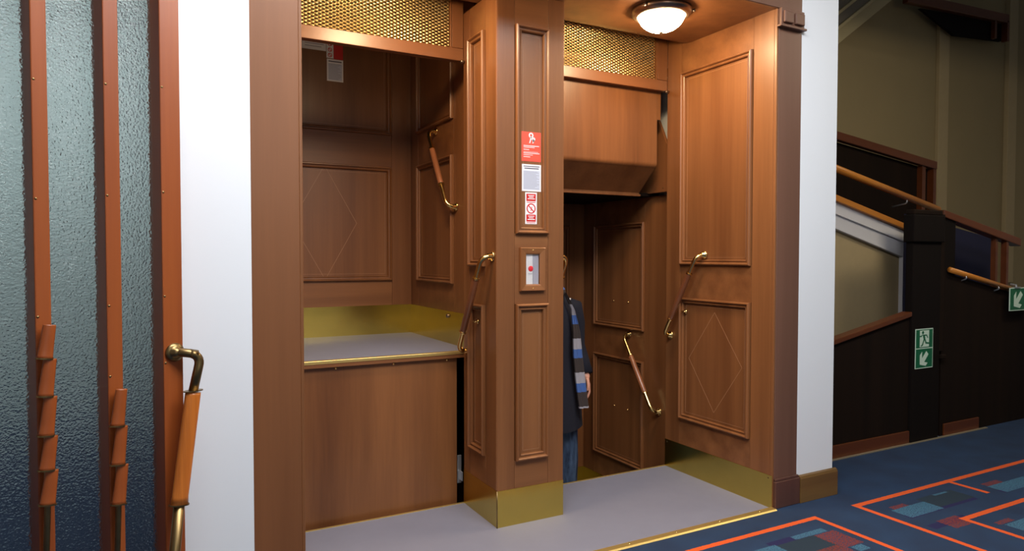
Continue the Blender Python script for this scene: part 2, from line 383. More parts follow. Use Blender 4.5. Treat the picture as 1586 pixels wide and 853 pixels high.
# ------------------------------------------------------------------ floors
bm = bmesh.new()
add_box(bm, (-3, -3.2, -0.03), (9.5, Y0-0.002, 0.0)); add_box(bm, (XR1+0.0, Y0-0.002, -0.03), (9.5, 2.86, 0.0)); add_box(bm, (-3, Y0-0.002, -0.03), (XL0, 7.0, 0.0))
fl = struct(link_mesh('floor', bm, CARPET), 'blue carpet with orange lines and speckled patches')
fl2 = struct(box('floor', (XL0, Y0, -0.03), (XR, YB-0.004, 0.001), LINO), 'smooth grey linoleum landing in front of the lifts')
# threshold brass nosing and the thin brass edge towards the shaft
bm = bmesh.new(); add_poly(bm, [(0.33, Y0-0.034, 0.0005), (0.33, Y0-0.026, 0.007), (0.33, Y0+0.004, 0.009), (0.33, Y0+0.014, 0.003), (0.33, Y0+0.014, 0.0005)], (XR-0.33, 0, 0))
tr = struct(link_mesh('trim_1', bm, STRIP, bevel=0.002), 'bright brass threshold strip between carpet and linoleum')
for k in range(9):
    bm = bmesh.new(); add_lathe(bm, [(0.005, 0.0), (0.004, 0.0018), (0, 0.0022)], Matrix.Translation((0.52+0.275*k, Y0-0.010, 0.0085)), 10)
    link_mesh('screw', bm, BRASS, tr, smooth=True)
struct(box('trim_2', (XL0+0.03, YB-0.006, -0.03), (XCL-0.002, YB+0.004, 0.004), STRIP), 'thin brass strip at the edge of the left lift opening')
struct(box('trim_3', (XCR+0.002, YB-0.006, -0.03), (XR-0.002, YB+0.004, 0.004), STRIP), 'thin brass strip at the edge of the right lift opening')

# ------------------------------------------------------------------ lobby walls
struct(box('wall_front', (XR1-0.002, Y0+0.001, -0.03), (3.288, 4.5, 6.5), WALLM), 'white painted wall pier right of the lifts')
wl = struct(box('wall_front', (0.055, Y0+0.001, -0.03), (XL0+0.002, 2.62, 3.3), WALLM), 'white painted wall between the glass door and the lifts')
struct(box('wall_front', (XL0+0.002, Y0+0.02, 2.75), (XR1-0.002, 2.62, 3.3), WALLM), 'white wall above the lift surround')
struct(box('ceiling', (-3, -3.2, 3.3), (9.5, Y0+0.19, 3.4), CEILM), 'white lobby ceiling')
struct(box('wall_back', (-3, -3.3, -0.03), (9.5, -3.2, 3.4), CEILM), 'pale wall behind the viewer')
struct(box('wall_left', (-3.1, -3.2, -0.03), (-3.0, 7.0, 3.4), CEILM), 'pale left wall of the lobby')
struct(box('wall_back', (-3, 6.0, -0.03), (0.3, 6.1, 3.4), GREYW), 'pale grey green wall seen through the glass door')
struct(box('ceiling', (-3, Y0+0.19, 3.3), (0.3, 7.0, 3.4), CEILM), 'ceiling of the passage behind the glass door')
struct(box('wall_left', (9.5, -3.2, -0.03), (9.6, 7.0, 6.5), CEILM), 'pale end wall of the lobby')['label'] = 'pale far end wall of the lobby'

# skirting of the white pier
bm = bmesh.new(); add_poly(bm, [(XR1+0.012, Y0, 0), (XR1+0.012, Y0-0.018, 0), (XR1+0.012, Y0-0.018, 0.128), (XR1+0.012, Y0-0.012, 0.140), (XR1+0.012, Y0, 0.146)], (3.311-XR1-0.012, 0, 0))
add_box(bm, (3.289, Y0, 0), (3.311, 2.855, 0.140))
struct(link_mesh('baseboard_right', bm, WO, bevel=0.0015), 'dark oak skirting board at the foot of the white pier')

# ------------------------------------------------------------------ lift surround: casings and head
c1 = struct(box('trim_4', (XL0, Y0, 0), (XL-0.012, Y0+0.10, 2.75), WC, bevel=0.002), 'broad brown wooden casing left of the lifts')
box('bead', (XL-0.0115, Y0+0.004, 0), (XL, Y0+0.10, H), WV, c1, bevel=0.002)
box('shadow_strip', (XL0-0.008, Y0+0.012, 0), (XL0, Y0+0.05, 2.75), WSD, c1)
# inner return of the left casing up to the shaft
lf = Face((XL, YB, 0), (0, -1, 0), (1, 0, 0))
wr = struct(box('wall_left', (XL-0.03, Y0+0.10, 0), (XL-0.001, YB, 2.70), WV), 'wooden reveal left of the lift landing')
c2 = struct(box('trim_5', (XR+0.0115, Y0, 0.15), (XR1, Y0+0.0195, H), WP, bevel=0.003), 'brown wooden casing right of the lifts')
box('bead', (XR, Y0+0.002, 0), (XR+0.011, Y0+0.0195, H), WV, c2, bevel=0.002)
bm = bmesh.new(); add_box(bm, (XR+0.010, Y0-0.014, 0), (XR1+0.011, Y0+0.05, 0.138)); add_box(bm, (XR+0.014, Y0-0.009, 0.138), (XR1+0.006, Y0+0.05, 0.152))
link_mesh('plinth_block', bm, WPD, c2, bevel=0.003)
rb = box('rosette_block', (XR+0.010, Y0-0.016, 2.470), (XR1-0.002, Y0+0.02, H+0.002), WP, c2, bevel=0.002)
box('ledge', (XR-0.004, Y0-0.026, 2.459), (XR1+0.006, Y0+0.0, 2.470), WP, rb, bevel=0.002)
for k in range(2):
    x0 = XR+0.020+k*0.082
    box('square_block', (x0, Y0-0.030, 2.481), (x0+0.066, Y0-0.014, 2.539), WP, rb, bevel=0.005)
c3 = struct(box('trim_6', (XL0, Y0, H+0.003), (XR1, Y0+0.08, 2.75), WP, bevel=0.002), 'brown wooden head casing across the top of the lifts')

# soffit board with rounded back edge
bm = bmesh.new()
prof = [(Y0+0.004, H), (3.06, H)]+[(3.06+0.10*math.sin(math.radians(a)), H+0.055-0.055*math.cos(math.radians(a))) for a in (20, 40, 60, 90)]+[(3.16, 2.72), (Y0+0.004, 2.72)]
add_poly(bm, [(XL-0.02, y, z) for y, z in prof], (XR-XL+0.02, 0, 0))
struct(link_mesh('ceiling', bm, WV), 'brown wooden soffit over the lift landing holding the lamp')
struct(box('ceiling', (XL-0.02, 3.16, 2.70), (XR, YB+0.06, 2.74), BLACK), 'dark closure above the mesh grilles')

# ------------------------------------------------------------------ right reveal, facing the lifts
fR = Face((XR, YB, 0), (0, -1, 0), (-1, 0, 0))     # u grows towards the viewer
wR = struct(box('wall_right', (XR+0.018, Y0+0.02, 0), (XR1-0.003, YB, 2.70), WC), 'panelled orange brown wooden reveal right of the lifts')
wdt = YB-Y0-0.020
fR.panelling(wdt, 0.0, 2.70, [(0.130, 0.670, 0.326, 1.053), (0.130, 0.670, 1.250, 2.388)], wR, WV, WH)
fR.diamond(0.405, 0.697, 0.205, 0.285, wR)
pl = fR.slab('kick_plate', 0.0, wdt+0.019, 0.0, 0.170, 0.0002, 0.0022, BRASSP, wR, bevel=0.0006); pl['label'] = 'tarnished brass kick plate'
for P_ in [(0.02, 0.155), (0.41, 0.155), (0.80, 0.155)]:
    bm = bmesh.new(); add_lathe(bm, [(0.005, 0), (0.004, 0.0015), (0, 0.002)], frame_mat(fR.p(*P_, 0.002), fR.N), 10); link_mesh('screw', bm, BRASSD, wR, smooth=True)
grab_handle((XR, 2.935, 1.308), (XR, 3.215, 0.818), (-1, 0, 0), wR, WGD, label='long brass grab handle with dark wooden grip on the right reveal')
latch((XR-0.0, 3.085, 0.972), (-1, 0, 0), wR)
bm = bmesh.new(); add_tube(bm, [(XR-0.026, YB-0.012, 2.303), (XR-0.002, YB-0.012, 2.303)], 0.008, 10); link_mesh('bolt', bm, BRONZE, wR, smooth=True)

# ------------------------------------------------------------------ column between the lifts
col_ = thing('lift_pillar', ((XCL+XCR)/2, (YC+YB)/2, 0), 'tall square panelled wooden pillar with brass foot between the two lift openings', 'pillar')
box('core', (XCL+0.018, YC+0.018, 0), (XCR-0.018, YB, 2.56), WC, col_)
fC = Face((XCL, YC, 0), (1, 0, 0), (0, -1, 0)); cw = XCR-XCL
fC.panelling(cw, 0.0, H-0.001, [(0.096, 0.277, 0.311, 1.070), (0.096, 0.277, 1.408, 2.400)], col_, WV, WH)
fL = Face((XCL, YB, 0), (0, -1, 0), (-1, 0, 0)); cd = YB-YC
fL.panelling(cd-0.018, 0.0, H-0.001, [(0.080, 0.258, 0.318, 1.060), (0.080, 0.258, 1.250, 2.396)], col_, WV, WH)
fR2 = Face((XCR, YC+0.018, 0), (0, 1, 0), (1, 0, 0))
fR2.panelling(cd-0.018, 0.0, H-0.001, [(0.112, 0.290, 0.318, 1.060), (0.112, 0.290, 1.250, 2.396)], col_, WV, WH)
box('corner_bead', (XCL-0.004, YC+0.002, 0.18), (XCL+0.006, YC+0.016, H-0.001), WV, col_, bevel=0.003)
k1 = box('kick_plate', (XCL-0.001, YC-0.0022, 0), (XCR+0.001, YC-0.0002, 0.178), BRASSP, col_, bevel=0.0006)
k1['label'] = 'polished brass kick plate'
box('kick_plate', (XCL-0.0022, YC+0.002, 0), (XCL-0.0002, YB, 0.178), BRASSP, col_)
box('kick_plate', (XCR+0.0002, YC+0.002, 0), (XCR+0.0022, YB, 0.178), BRASSP, col_)
bm = bmesh.new(); add_tube(bm, [(XCL-0.002, YC-0.002, 0), (XCL-0.002, YC-0.002, 0.178)], 0.003, 8); link_mesh('corner_strip', bm, BRASSD, col_, smooth=True)
grab_handle((XCL, 2.925, 1.300), (XCL, 3.205, 0.812), (-1, 0, 0), col_, WGD, label='long brass grab handle with dark grip on the left side of the pillar')
grab_handle((XCR, 2.925, 1.300), (XCR, 3.205, 0.812), (1, 0, 0), col_, WGD, label='brass grab handle on the right side of the pillar')
latch((XCL, 3.090, 0.972), (-1, 0, 0), col_)
latch((XCR, 3.090, 0.972), (1, 0, 0), col_)
bm = bmesh.new(); add_tube(bm, [(XCL-0.022, YB-0.012, 2.303), (XCL-0.002, YB-0.012, 2.303)], 0.008, 10); link_mesh('bolt', bm, BRONZE, col_, smooth=True)

# ------------------------------------------------------------------ lintels and expanded brass mesh grilles
def grille(x0, x1, stile_w, x_end, label, tlabel, tname, side_left):
    # wooden rail and stiles are setting, the brass sheet is the thing
    t = struct(box(tname, (x0-0.0, YB, LZ), (x_end, YB+0.045, 2.3725), WCH, bevel=0.0025), tlabel)
    box('stile', (x1+0.004, YB, 2.3735), (x_end, YB+0.04, 2.70), WC, t, bevel=0.002)
    box('bead', (x1-0.004, YB+0.002, 2.3735), (x1+0.003, YB+0.035, 2.70), WV, t, bevel=0.002)
    g_ = thing('mesh_grille', ((x0+x1)/2, YB+0.012, 2.3735), label, 'grille', 'expanded brass mesh grilles over the lift openings')
    px_, pz = 0.0335, 0.0083; hw, hz = 0.0105, 0.0030
    bm = bmesh.new(); yb = YB+0.014; nr = int((2.69-2.374)/pz); nc = int((x1-x0)/px_)+1
    for j in range(nr):
        z = 2.374+(j+0.5)*pz; off_ = (j % 2)*px_/2
        for i in range(-1, nc+1):
            xc = x0+off_+(i+0.5)*px_
            if xc-px_/2 < x0-0.02 or xc+px_/2 > x1+0.018: continue
            # one cell: outer rectangle with a lens-shaped slot, strands dished towards the viewer
            O_ = [(-px_/2, -pz/2), (0, -pz/2), (px_/2, -pz/2), (px_/2, pz/2), (0, pz/2), (-px_/2, pz/2)]
            I_ = [(-hw, 0), (0, -hz), (hw, 0), (hw, 0), (0, hz), (-hw, 0)]
            ov = [bm.verts.new((max(x0-.01, min(x1, xc+a)), yb-0.0, z+c)) for a, c in O_]
            iv = [bm.verts.new((max(x0-.01, min(x1, xc+a)), yb+0.0022, z+c)) for a, c in ((-hw, 0), (-hw*.5, -hz), (hw*.5, -hz), (hw, 0), (hw*.5, hz), (-hw*.5, hz))]
            fs = [(ov[0], ov[1], iv[1], iv[0]), (ov[1], ov[2], iv[2], iv[1]), (ov[2], iv[3], iv[2]), (ov[2], ov[3], iv[3]), (ov[3], ov[4], iv[4], iv[3]),
                  (ov[4], ov[5], iv[5], iv[4]), (ov[5], iv[0], iv[5]), (ov[5], ov[0], iv[0])]
            for f in fs:
                if len(set(tuple(round(q, 5) for q in v.co) for v in f)) >= 3:
                    try: bm.faces.new(f)
                    except ValueError: pass
    o = link_mesh('mesh_sheet', bm, MESHB, g_); o['kind'] = 'stuff'
    return g_
grille(XL-0.02, 1.388, 0.06, XCL-0.001, 'gold brass expanded mesh grille above the left lift opening', 'wooden lintel rail above the left lift opening', 'trim_7', True)
grille(XCR+0.001, 2.741, 0.06, XR-0.001, 'gold brass expanded mesh grille above the right lift opening behind the lamp', 'wooden lintel rail above the right lift opening', 'trim_8', True)

# ------------------------------------------------------------------ shaft
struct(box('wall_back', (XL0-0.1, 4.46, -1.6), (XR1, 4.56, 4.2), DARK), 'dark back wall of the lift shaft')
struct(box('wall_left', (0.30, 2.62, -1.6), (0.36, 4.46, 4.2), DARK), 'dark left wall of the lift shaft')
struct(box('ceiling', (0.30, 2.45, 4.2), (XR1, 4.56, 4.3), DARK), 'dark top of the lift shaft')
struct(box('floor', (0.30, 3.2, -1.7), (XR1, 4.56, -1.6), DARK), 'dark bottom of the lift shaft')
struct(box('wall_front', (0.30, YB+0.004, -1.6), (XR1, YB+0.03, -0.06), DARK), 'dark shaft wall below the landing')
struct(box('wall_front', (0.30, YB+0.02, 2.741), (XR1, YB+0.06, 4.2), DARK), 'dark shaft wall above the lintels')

# ------------------------------------------------------------------ lift cars
def car(Fz, x0, x1, label, apron=False, roof_front=3.47):
    yf = 3.285
    c = thing('lift_car', ((x0+x1)/2, (yf+YK)/2, Fz-0.03), label, 'lift')
    top = Fz+2.175
    bw = box('back_wall', (x0, YK+0.018, Fz-0.03), (x1, YK+0.03, top), WC, c)
    f = Face((x0, YK, 0), (1, 0, 0), (0, -1, 0)); W_ = x1-x0
    f.panelling(W_, Fz, top, [(0.145, W_-0.150, Fz+0.347, Fz+1.080), (0.145, W_-0.150, Fz+1.284, Fz+2.012)], bw, WV, WH)
    f.diamond(W_/2, Fz+0.713, 0.20, 0.355, bw)
    kp = f.slab('kick_plate', 0.001, W_-0.001, Fz, Fz+0.187, 0.0003, 0.0022, BRASSP, c); kp['label'] = 'polished brass kick plate on the back wall'
    for sx in (0, 1):
        X = x1 if sx else x0; n_ = -1 if sx else 1
        sw = box('side_wall', (X, yf+0.01, Fz-0.03) if sx else (X-0.03, yf+0.01, Fz-0.03), (X+0.03, YK+0.03, top) if sx else (X, YK+0.03, top), WC, c)
        # slim boards in front of the wall core
        g2 = Face((X-0.018*(-n_)*-1*0 , YK-0.001, 0), (0, -1, 0), (n_, 0, 0)) if False else Face((X+n_*0.0185, YK-0.001, 0), (0, -1, 0), (n_, 0, 0))
        D_ = YK-0.001-yf-0.012
        g2.panelling(D_, Fz, top, [(0.145, 0.715, Fz+0.347, Fz+1.080), (0.145, 0.715, Fz+1.284, Fz+2.012)], sw, WV, WH)
        g2.slab('kick_plate', 0.001, D_, Fz, Fz+0.187, 0.0003, 0.0022, BRASSP, c)
    fs = box('floor_slab', (x0, yf+0.006, Fz-0.028), (x1, YK, Fz+0.0005), LINO, c); fs['label'] = 'grey linoleum car floor'
    box('edge_strip', (x0, yf-0.002, Fz-0.012), (x1, yf+0.03, Fz+0.004), STRIP, c, bevel=0.002)
    box('lip', (x0, yf, Fz-0.030), (x1, yf+0.012, Fz-0.0125), WH, c)
    box('ceiling_panel', (x0-0.03, roof_front, top), (x1+0.03, YK+0.03, top+0.02), WSD, c)
    return c
carL = car(0.796, 0.395, 1.5525, 'empty lift car behind the left opening, its grey floor raised above the landing')
# side wall faces are 1.85 cm proud of the core: inner faces at 0.4135 / 1.534
grab_handle((1.534, 3.835, 2.047), (1.534, 3.535, 1.578), (-1, 0, 0), carL, WGM, 0.26, 0.72, label='brass grab handle with reddish wooden grip in the raised car')
bm = bmesh.new(); add_lathe(bm, [(0.012, 0), (0.012, 0.006), (0.008, 0.012), (0, 0.013)], frame_mat((1.532, 3.652, 0.955), (-1, 0, 0)), 14)
link_mesh('door_stop', bm, BRONZE, carL, smooth=True)
ap = box('apron', (0.42, 3.305, -0.35), (1.435, 3.323, 0.764), WA, carL, bevel=0.002); ap['label'] = 'plain brown wooden apron below the raised car floor'
for x in (0.797, 1.089, 1.379):
    bm = bmesh.new(); add_lathe(bm, [(0.007, 0), (0.006, 0.003), (0, 0.004)], frame_mat((x, 3.305, 0.757), (0, -1, 0)), 12); link_mesh('screw', bm, BRASS, ap, smooth=True)
bm = bmesh.new(); add_box(bm, (1.447, 3.325, 0.085), (1.470, 3.335, 0.235)); add_box(bm, (1.462, 3.30, 0.10), (1.468, 3.335, 0.15)); add_tube(bm, [(1.452, 3.322, 0.15), (1.452, 3.34, 0.15)], 0.007, 10)
o = link_mesh('guide_bracket', bm, STEEL, bevel=0.002); tag(o, 'small pale metal bracket in the black gap beside the apron', 'bracket')

FR = -0.485
carR = car(FR, 1.765, 2.9285, 'lower lift car behind the right opening with a person inside', roof_front=3.50)
grab_handle((2.910, 3.735, 0.765), (2.910, 3.420, 0.295), (-1, 0, 0), carR, WGM, 0.28, 0.76, label='brass grab handle with pinkish wooden grip in the lower car')
for y, z in ((3.92, 0.985), (3.755, 0.985), (3.905, 0.240), (3.755, 0.240)):
    bm = bmesh.new(); add_lathe(bm, [(0.006, -0.004), (0.005, 0.001), (0, 0.002)], frame_mat((2.9095, y, z), (-1, 0, 0)), 10); link_mesh('screw', bm, BRASS, carR, smooth=True)
# cheek board rising beside the apron above the car's side wall
poly('cheek_board', [(2.868, 3.30, 1.705), (2.868, 3.60, 1.705), (2.868, 3.60, 2.16), (2.868, 3.395, 2.16), (2.868, 3.33, 2.03), (2.868, 3.30, 1.98)], (0.018, 0, 0), WC, carR, bevel=0.002)
for y in (3.35, 3.42):
    bm = bmesh.new(); add_lathe(bm, [(0.004, 0), (0.003, 0.001), (0, 0.0015)], frame_mat((2.868, y, 1.73), (-1, 0, 0)), 8); link_mesh('screw', bm, BRASSD, carR, smooth=True)

# apron hanging from the next car above
up = thing('lift_car', (2.35, 3.8, 2.44), 'rounded wooden apron and floor of the next lift car hanging high in the right opening', 'lift')
bm = bmesh.new()
pr = [(3.300, 2.43), (3.300, 1.875)]
for a in (15, 30, 45, 60): pr.append((3.300+0.035*(1-math.cos(math.radians(a))), 1.875-0.035*math.sin(math.radians(a))))
pr += [(3.470, 1.705), (3.470, 1.690), (3.485, 1.690), (3.485, 1.715), (3.330, 1.862), (3.318, 1.885), (3.318, 2.43)]
add_poly(bm, [(1.85, y, z) for y, z in pr], (2.775-1.85, 0, 0))
a2 = link_mesh('apron', bm, WA, up); a2['label'] = 'plain apron with a rounded sloping lower edge'
box('apron_extension', (2.776, 3.300, 2.14), (2.803, 3.318, 2.43), WA, up)
box('edge_batten', (1.85, 3.455, 1.682), (2.775, 3.485, 1.694), WV, up, bevel=0.002)
box('floor_slab', (1.79, 3.29, 2.43), (2.90, YK, 2.46), WH, up)

# ------------------------------------------------------------------ notices and button box
fN = Face((0, YC, 0), (1, 0, 0), (0, -1, 0))
def sheet(name, F_, u0, u1, z0, z1, n0, mat, label, cat):
    c = F_.p((u0+u1)/2, z0, n0)
    t = thing(name, c, label, cat); F_.slab('sheet', u0, u1, z0, z1, n0, n0+0.0012, mat, t); return t
def prints(F_, rects, n0, mat, parent, name='print'):
    bm = bmesh.new()
    for r in rects: F_.add(bm, *r, n0, n0+0.0004)
    return link_mesh(name, bm, mat, parent)
def ring(F_, uc, zc, r0, r1, n0, mat, parent, name='print', seg=28):
    bm = bmesh.new()
    for k in range(seg):
        a, c = 2*math.pi*k/seg, 2*math.pi*(k+1)/seg
        pts = [(uc+r0*math.cos(a), zc+r0*math.sin(a)), (uc+r1*math.cos(a), zc+r1*math.sin(a)), (uc+r1*math.cos(c), zc+r1*math.sin(c)), (uc+r0*math.cos(c), zc+r0*math.sin(c))]
        add_poly(bm, [F_.p(*q, n0) for q in pts], F_.N*0.0004)
    return link_mesh(name, bm, mat, parent)
def bars(u0, u1, ztop, n_, step, h, var=0.3):
    return [(u0, u0+(u1-u0)*(1-random.random()*var), ztop-k*step-h, ztop-k*step) for k in range(n_)]
nz = -0.004
s1 = sheet('red_notice', fN, 1.588, 1.696, 1.758, 1.900, nz, REDS, 'orange red notice with a white pictogram, topmost of the three on the pillar', 'notice')
n1 = nz+0.0012
prints(fN, [(1.599, 1.686, 1.831, 1.8345), (1.599, 1.660, 1.824, 1.827), (1.599, 1.630, 1.813, 1.816), (1.599, 1.680, 1.803, 1.8045), (1.599, 1.688, 1.796, 1.799), (1.599, 1.650, 1.788, 1.7905), (1.599, 1.636, 1.778, 1.781)], n1, WHITES, s1)
ring(fN, 1.641, 1.884, 0.006, 0.013, n1, WHITES, s1); ring(fN, 1.655, 1.866, 0.003, 0.009, n1, WHITES, s1)
bm = bmesh.new()
for pts in ([(1.630, 1.846), (1.636, 1.846), (1.644, 1.876), (1.639, 1.878)], [(1.648, 1.846), (1.653, 1.846), (1.660, 1.862), (1.654, 1.864)], [(1.640, 1.868), (1.655, 1.850), (1.658, 1.853), (1.643, 1.872)]):
    add_poly(bm, [fN.p(*q, n1) for q in pts], fN.N*0.0004)
link_mesh('print', bm, WHITES, s1)
s2 = sheet('white_notice', fN, 1.591, 1.697, 1.614, 1.744, nz, WHITES, 'white printed rules sheet in the middle of the three notices on the pillar', 'notice')
fN.slab('print', 1.598, 1.690, 1.622, 1.714, n1, n1+0.0002, PALEB, s2)
prints(fN, [(1.600, 1.688, 1.732, 1.736), (1.604, 1.684, 1.722, 1.727)], n1, INK, s2)
prints(fN, bars(1.600, 1.688, 1.710, 15, 0.0058, 0.0018, 0.35), n1+0.0002, INKG, s2)
s3 = sheet('prohibition_notice', fN, 1.609, 1.674, 1.456, 1.609, nz, WHITES, 'narrow white notice with a red no-entry ring, lowest of the three on the pillar', 'notice')
for za, zb in ((1.567, 1.602), (1.468, 1.502)):
    fN.slab('print', 1.6155, 1.6675, za, zb, n1, n1+0.0003, REDD, s3)
    prints(fN, [(1.625, 1.659, zb-0.010, zb-0.006), (1.629, 1.655, zb-0.018, zb-0.014), (1.622, 1.662, zb-0.026, zb-0.022)], n1+0.0003, WHITES, s3)
for z in (1.560, 1.461): fN.slab('print', 1.617, 1.666, z, z+0.003, n1, n1+0.0003, REDD, s3)
ring(fN, 1.6415, 1.531, 0.0195, 0.0250, n1, REDD, s3)
bm = bmesh.new(); add_poly(bm, [fN.p(*q, n1) for q in ((1.6250, 1.5440), (1.6285, 1.5475), (1.6585, 1.5175), (1.6550, 1.5140))], fN.N*0.0005)
add_poly(bm, [fN.p(*q, n1) for q in ((1.638, 1.520), (1.641, 1.519), (1.648, 1.540), (1.645, 1.541))], fN.N*0.0003)
link_mesh('print', bm, REDD, s3)

bx = thing('alarm_box', (1.643, YC, 1.132), 'small wooden framed glass box with a red button on the pillar', 'box')
bm = bmesh.new()
cs = [(1.574, 1.132, 1, 1), (1.714, 1.132, -1, 1), (1.714, 1.342, -1, -1), (1.574, 1.342, 1, -1)]
prf = [(0, 0.0), (0, 0.014), (0.003, 0.018), (0.026, 0.015), (0.032, 0.012), (0.033, 0.002)]
rows = [[bm.verts.new(fN.p(u+du*i, z+dz*i, n_)) for i, n_ in prf] for u, z, du, dz in cs]
for a in range(4):
    A, B = rows[a], rows[(a+1) % 4]
    for k in range(len(prf)-1): bm.faces.new((A[k], B[k], B[k+1], A[k+1]))
link_mesh('frame', bm, WV, bx)
fN.slab('back_plate', 1.606, 1.647, 1.163, 1.311, 0.0005, 0.003, WHITES, bx)
fN.slab('back_plate', 1.648, 1.682, 1.163, 1.311, 0.0005, 0.0025, INKG, bx)['label'] = 'grey strip of the back plate'
fN.slab('glass', 1.6065, 1.6815, 1.1645, 1.3095, 0.0085, 0.0095, CLEAR, bx)
bm = bmesh.new(); add_lathe(bm, [(0.0135, 0), (0.0135, 0.003), (0.011, 0.0045), (0, 0.005)], frame_mat(fN.p(1.636, 1.240, 0.003), fN.N), 20)
link_mesh('button', bm, REDBTN, bx, smooth=True)
prints(fN, [(1.622, 1.645, 1.2150, 1.2170), (1.624, 1.643, 1.2110, 1.2125)], 0.0031, INKG, bx)
for z in (1.330, 1.144):
    bm = bmesh.new(); add_lathe(bm, [(0.003, 0), (0.0025, 0.001), (0, 0.0013)], frame_mat(fN.p(1.644, z, 0.0165), fN.N), 8); link_mesh('screw', bm, BRASS, bx, smooth=True)

fK = Face((0, YK, 0), (1, 0, 0), (0, -1, 0)); kz = -0.0035
t1 = sheet('white_notice', fK, 0.74, 0.988, 2.567, 2.640, kz, WHITES, 'long pale printed strip high on the raised car back wall, left of the red notice', 'notice')
prints(fK, [(0.86, 0.975, 2.602, 2.606), (0.86, 0.96, 2.586, 2.590)], kz+0.0012, INKG, t1)
t2 = sheet('pictogram_notice', fK, 0.991, 1.034, 2.528, 2.640, kz, WHITES, 'narrow white strip of three ring pictograms beside the red notice in the raised car', 'notice')
for z in (2.547, 2.580, 2.614):
    ring(fK, 1.0125, z, 0.009, 0.013, kz+0.0012, REDD, t2, seg=18)
    bm = bmesh.new(); add_poly(bm, [fK.p(*q, kz+0.0012) for q in ((1.003, z+0.007), (1.006, z+0.010), (1.022, z-0.007), (1.019, z-0.010))], fK.N*0.0004); link_mesh('print', bm, REDD, t2)
t3 = sheet('red_notice', fK, 1.035, 1.093, 2.526, 2.640, kz, REDD, 'dark red notice high on the back wall of the raised car', 'notice')
t4 = sheet('white_notice', fK, 0.993, 1.094, 2.387, 2.523, kz, WHITES, 'white printed sheet below the red notice in the raised car', 'notice')
fK.slab('print', 1.001, 1.086, 2.395, 2.497, kz+0.0012, kz+0.0014, PALEB, t4)
prints(fK, [(1.003, 1.084, 2.506, 2.513)], kz+0.0012, INK, t4)
prints(fK, bars(1.003, 1.084, 2.494, 13, 0.0075, 0.0025, 0.3), kz+0.0014, INKG, t4)

# ------------------------------------------------------------------ ceiling lamp
def ceiling_lamp(lx, ly, label):
    lp = thing('ceiling_lamp', (lx, ly, H), label, 'lamp')
    T = Matrix.Translation((lx, ly, 0))
    bm = bmesh.new(); add_lathe(bm, [(0.110, H-0.0), (0.150, H-0.0), (0.153, H-0.012), (0.150, H-0.022), (0.138, H-0.034), (0.126, H-0.040), (0.118, H-0.036), (0.112, H-0.02), (0.110, H)], T, 48)
    link_mesh('rim', bm, BRONZE, lp, smooth=True)
    bm = bmesh.new()
    pr = [(0.116*math.cos(math.radians(a)), H-0.030-0.082*math.sin(math.radians(a))) for a in range(0, 91, 9)]; pr[-1] = (0, H-0.112)
    add_lathe(bm, pr, T, 40); link_mesh('glass_dome', bm, DOME, lp, smooth=True)
    bm = bmesh.new(); add_lathe(bm, [(0.0, H-0.109), (0.011, H-0.111), (0.009, H-0.118), (0.004, H-0.122), (0, H-0.126)], T, 16); link_mesh('finial', bm, BRONZE, lp, smooth=True)
    for k in range(3):
        a = math.radians(200+120*k); bm = bmesh.new()
        add_lathe(bm, [(0.006, 0), (0.006, 0.008), (0.009, 0.010), (0.007, 0.017), (0, 0.018)], frame_mat((lx+0.150*math.cos(a), ly+0.150*math.sin(a), H-0.014), (math.cos(a), math.sin(a), 0)), 12)
        link_mesh('thumb_screw', bm, BRONZE, lp, smooth=True)
ceiling_lamp(2.320, 2.731, 'round bronze rimmed ceiling lamp with glowing frosted dome above the right lift opening')
ceiling_lamp(0.970, 2.731, 'matching round ceiling lamp with glowing dome above the left lift opening')

# ------------------------------------------------------------------ glazed door at the left, standing at an angle
AN = math.radians(22); P0 = Vector((0.093, 2.300, 0)); U = Vector((-math.cos(AN), -math.sin(AN), 0)); Nn = Vector((math.sin(AN), -math.cos(AN), 0))
fD = Face(P0, U, Nn)
dr = bpy.data.objects.new('door_1', None); COL.objects.link(dr); dr.location = P0; ORG[dr] = Vector(P0)
struct(dr, 'glazed door of textured glass between upright red-brown wooden bars')
bars_u = [(0.002, 0.060), (0.172, 0.212), (0.346, 0.383), (0.53, 0.57)]
for i, (a, c) in enumerate(bars_u):
    fD.slab('door_bar', a, c, 0.0, 3.0, -0.085, 0, WD, dr, bevel=0.003)
    for z in (0.98, 1.18, 1.49, 1.80, 2.10):
        bm = bmesh.new(); add_lathe(bm, [(0.0035, 0), (0.003, 0.001), (0, 0.0012)], frame_mat(fD.p(c-0.006, z-0.02*i, 0.0), fD.N), 8)
        link_mesh('screw', bm, BRASSD, dr, smooth=True)
for i in range(3):
    fD.slab('glass_pane', bars_u[i][1]-0.006, bars_u[i+1][0]+0.006, 0.06, 2.95, -0.066, -0.060, GLASS, dr)
fD.slab('bottom_rail', 0.06, 0.53, 0.0, 0.06, -0.08, -0.005, WD, dr)
fD.slab('top_rail', 0.06, 0.53, 2.95, 3.0, -0.08, -0.005, WD, dr)
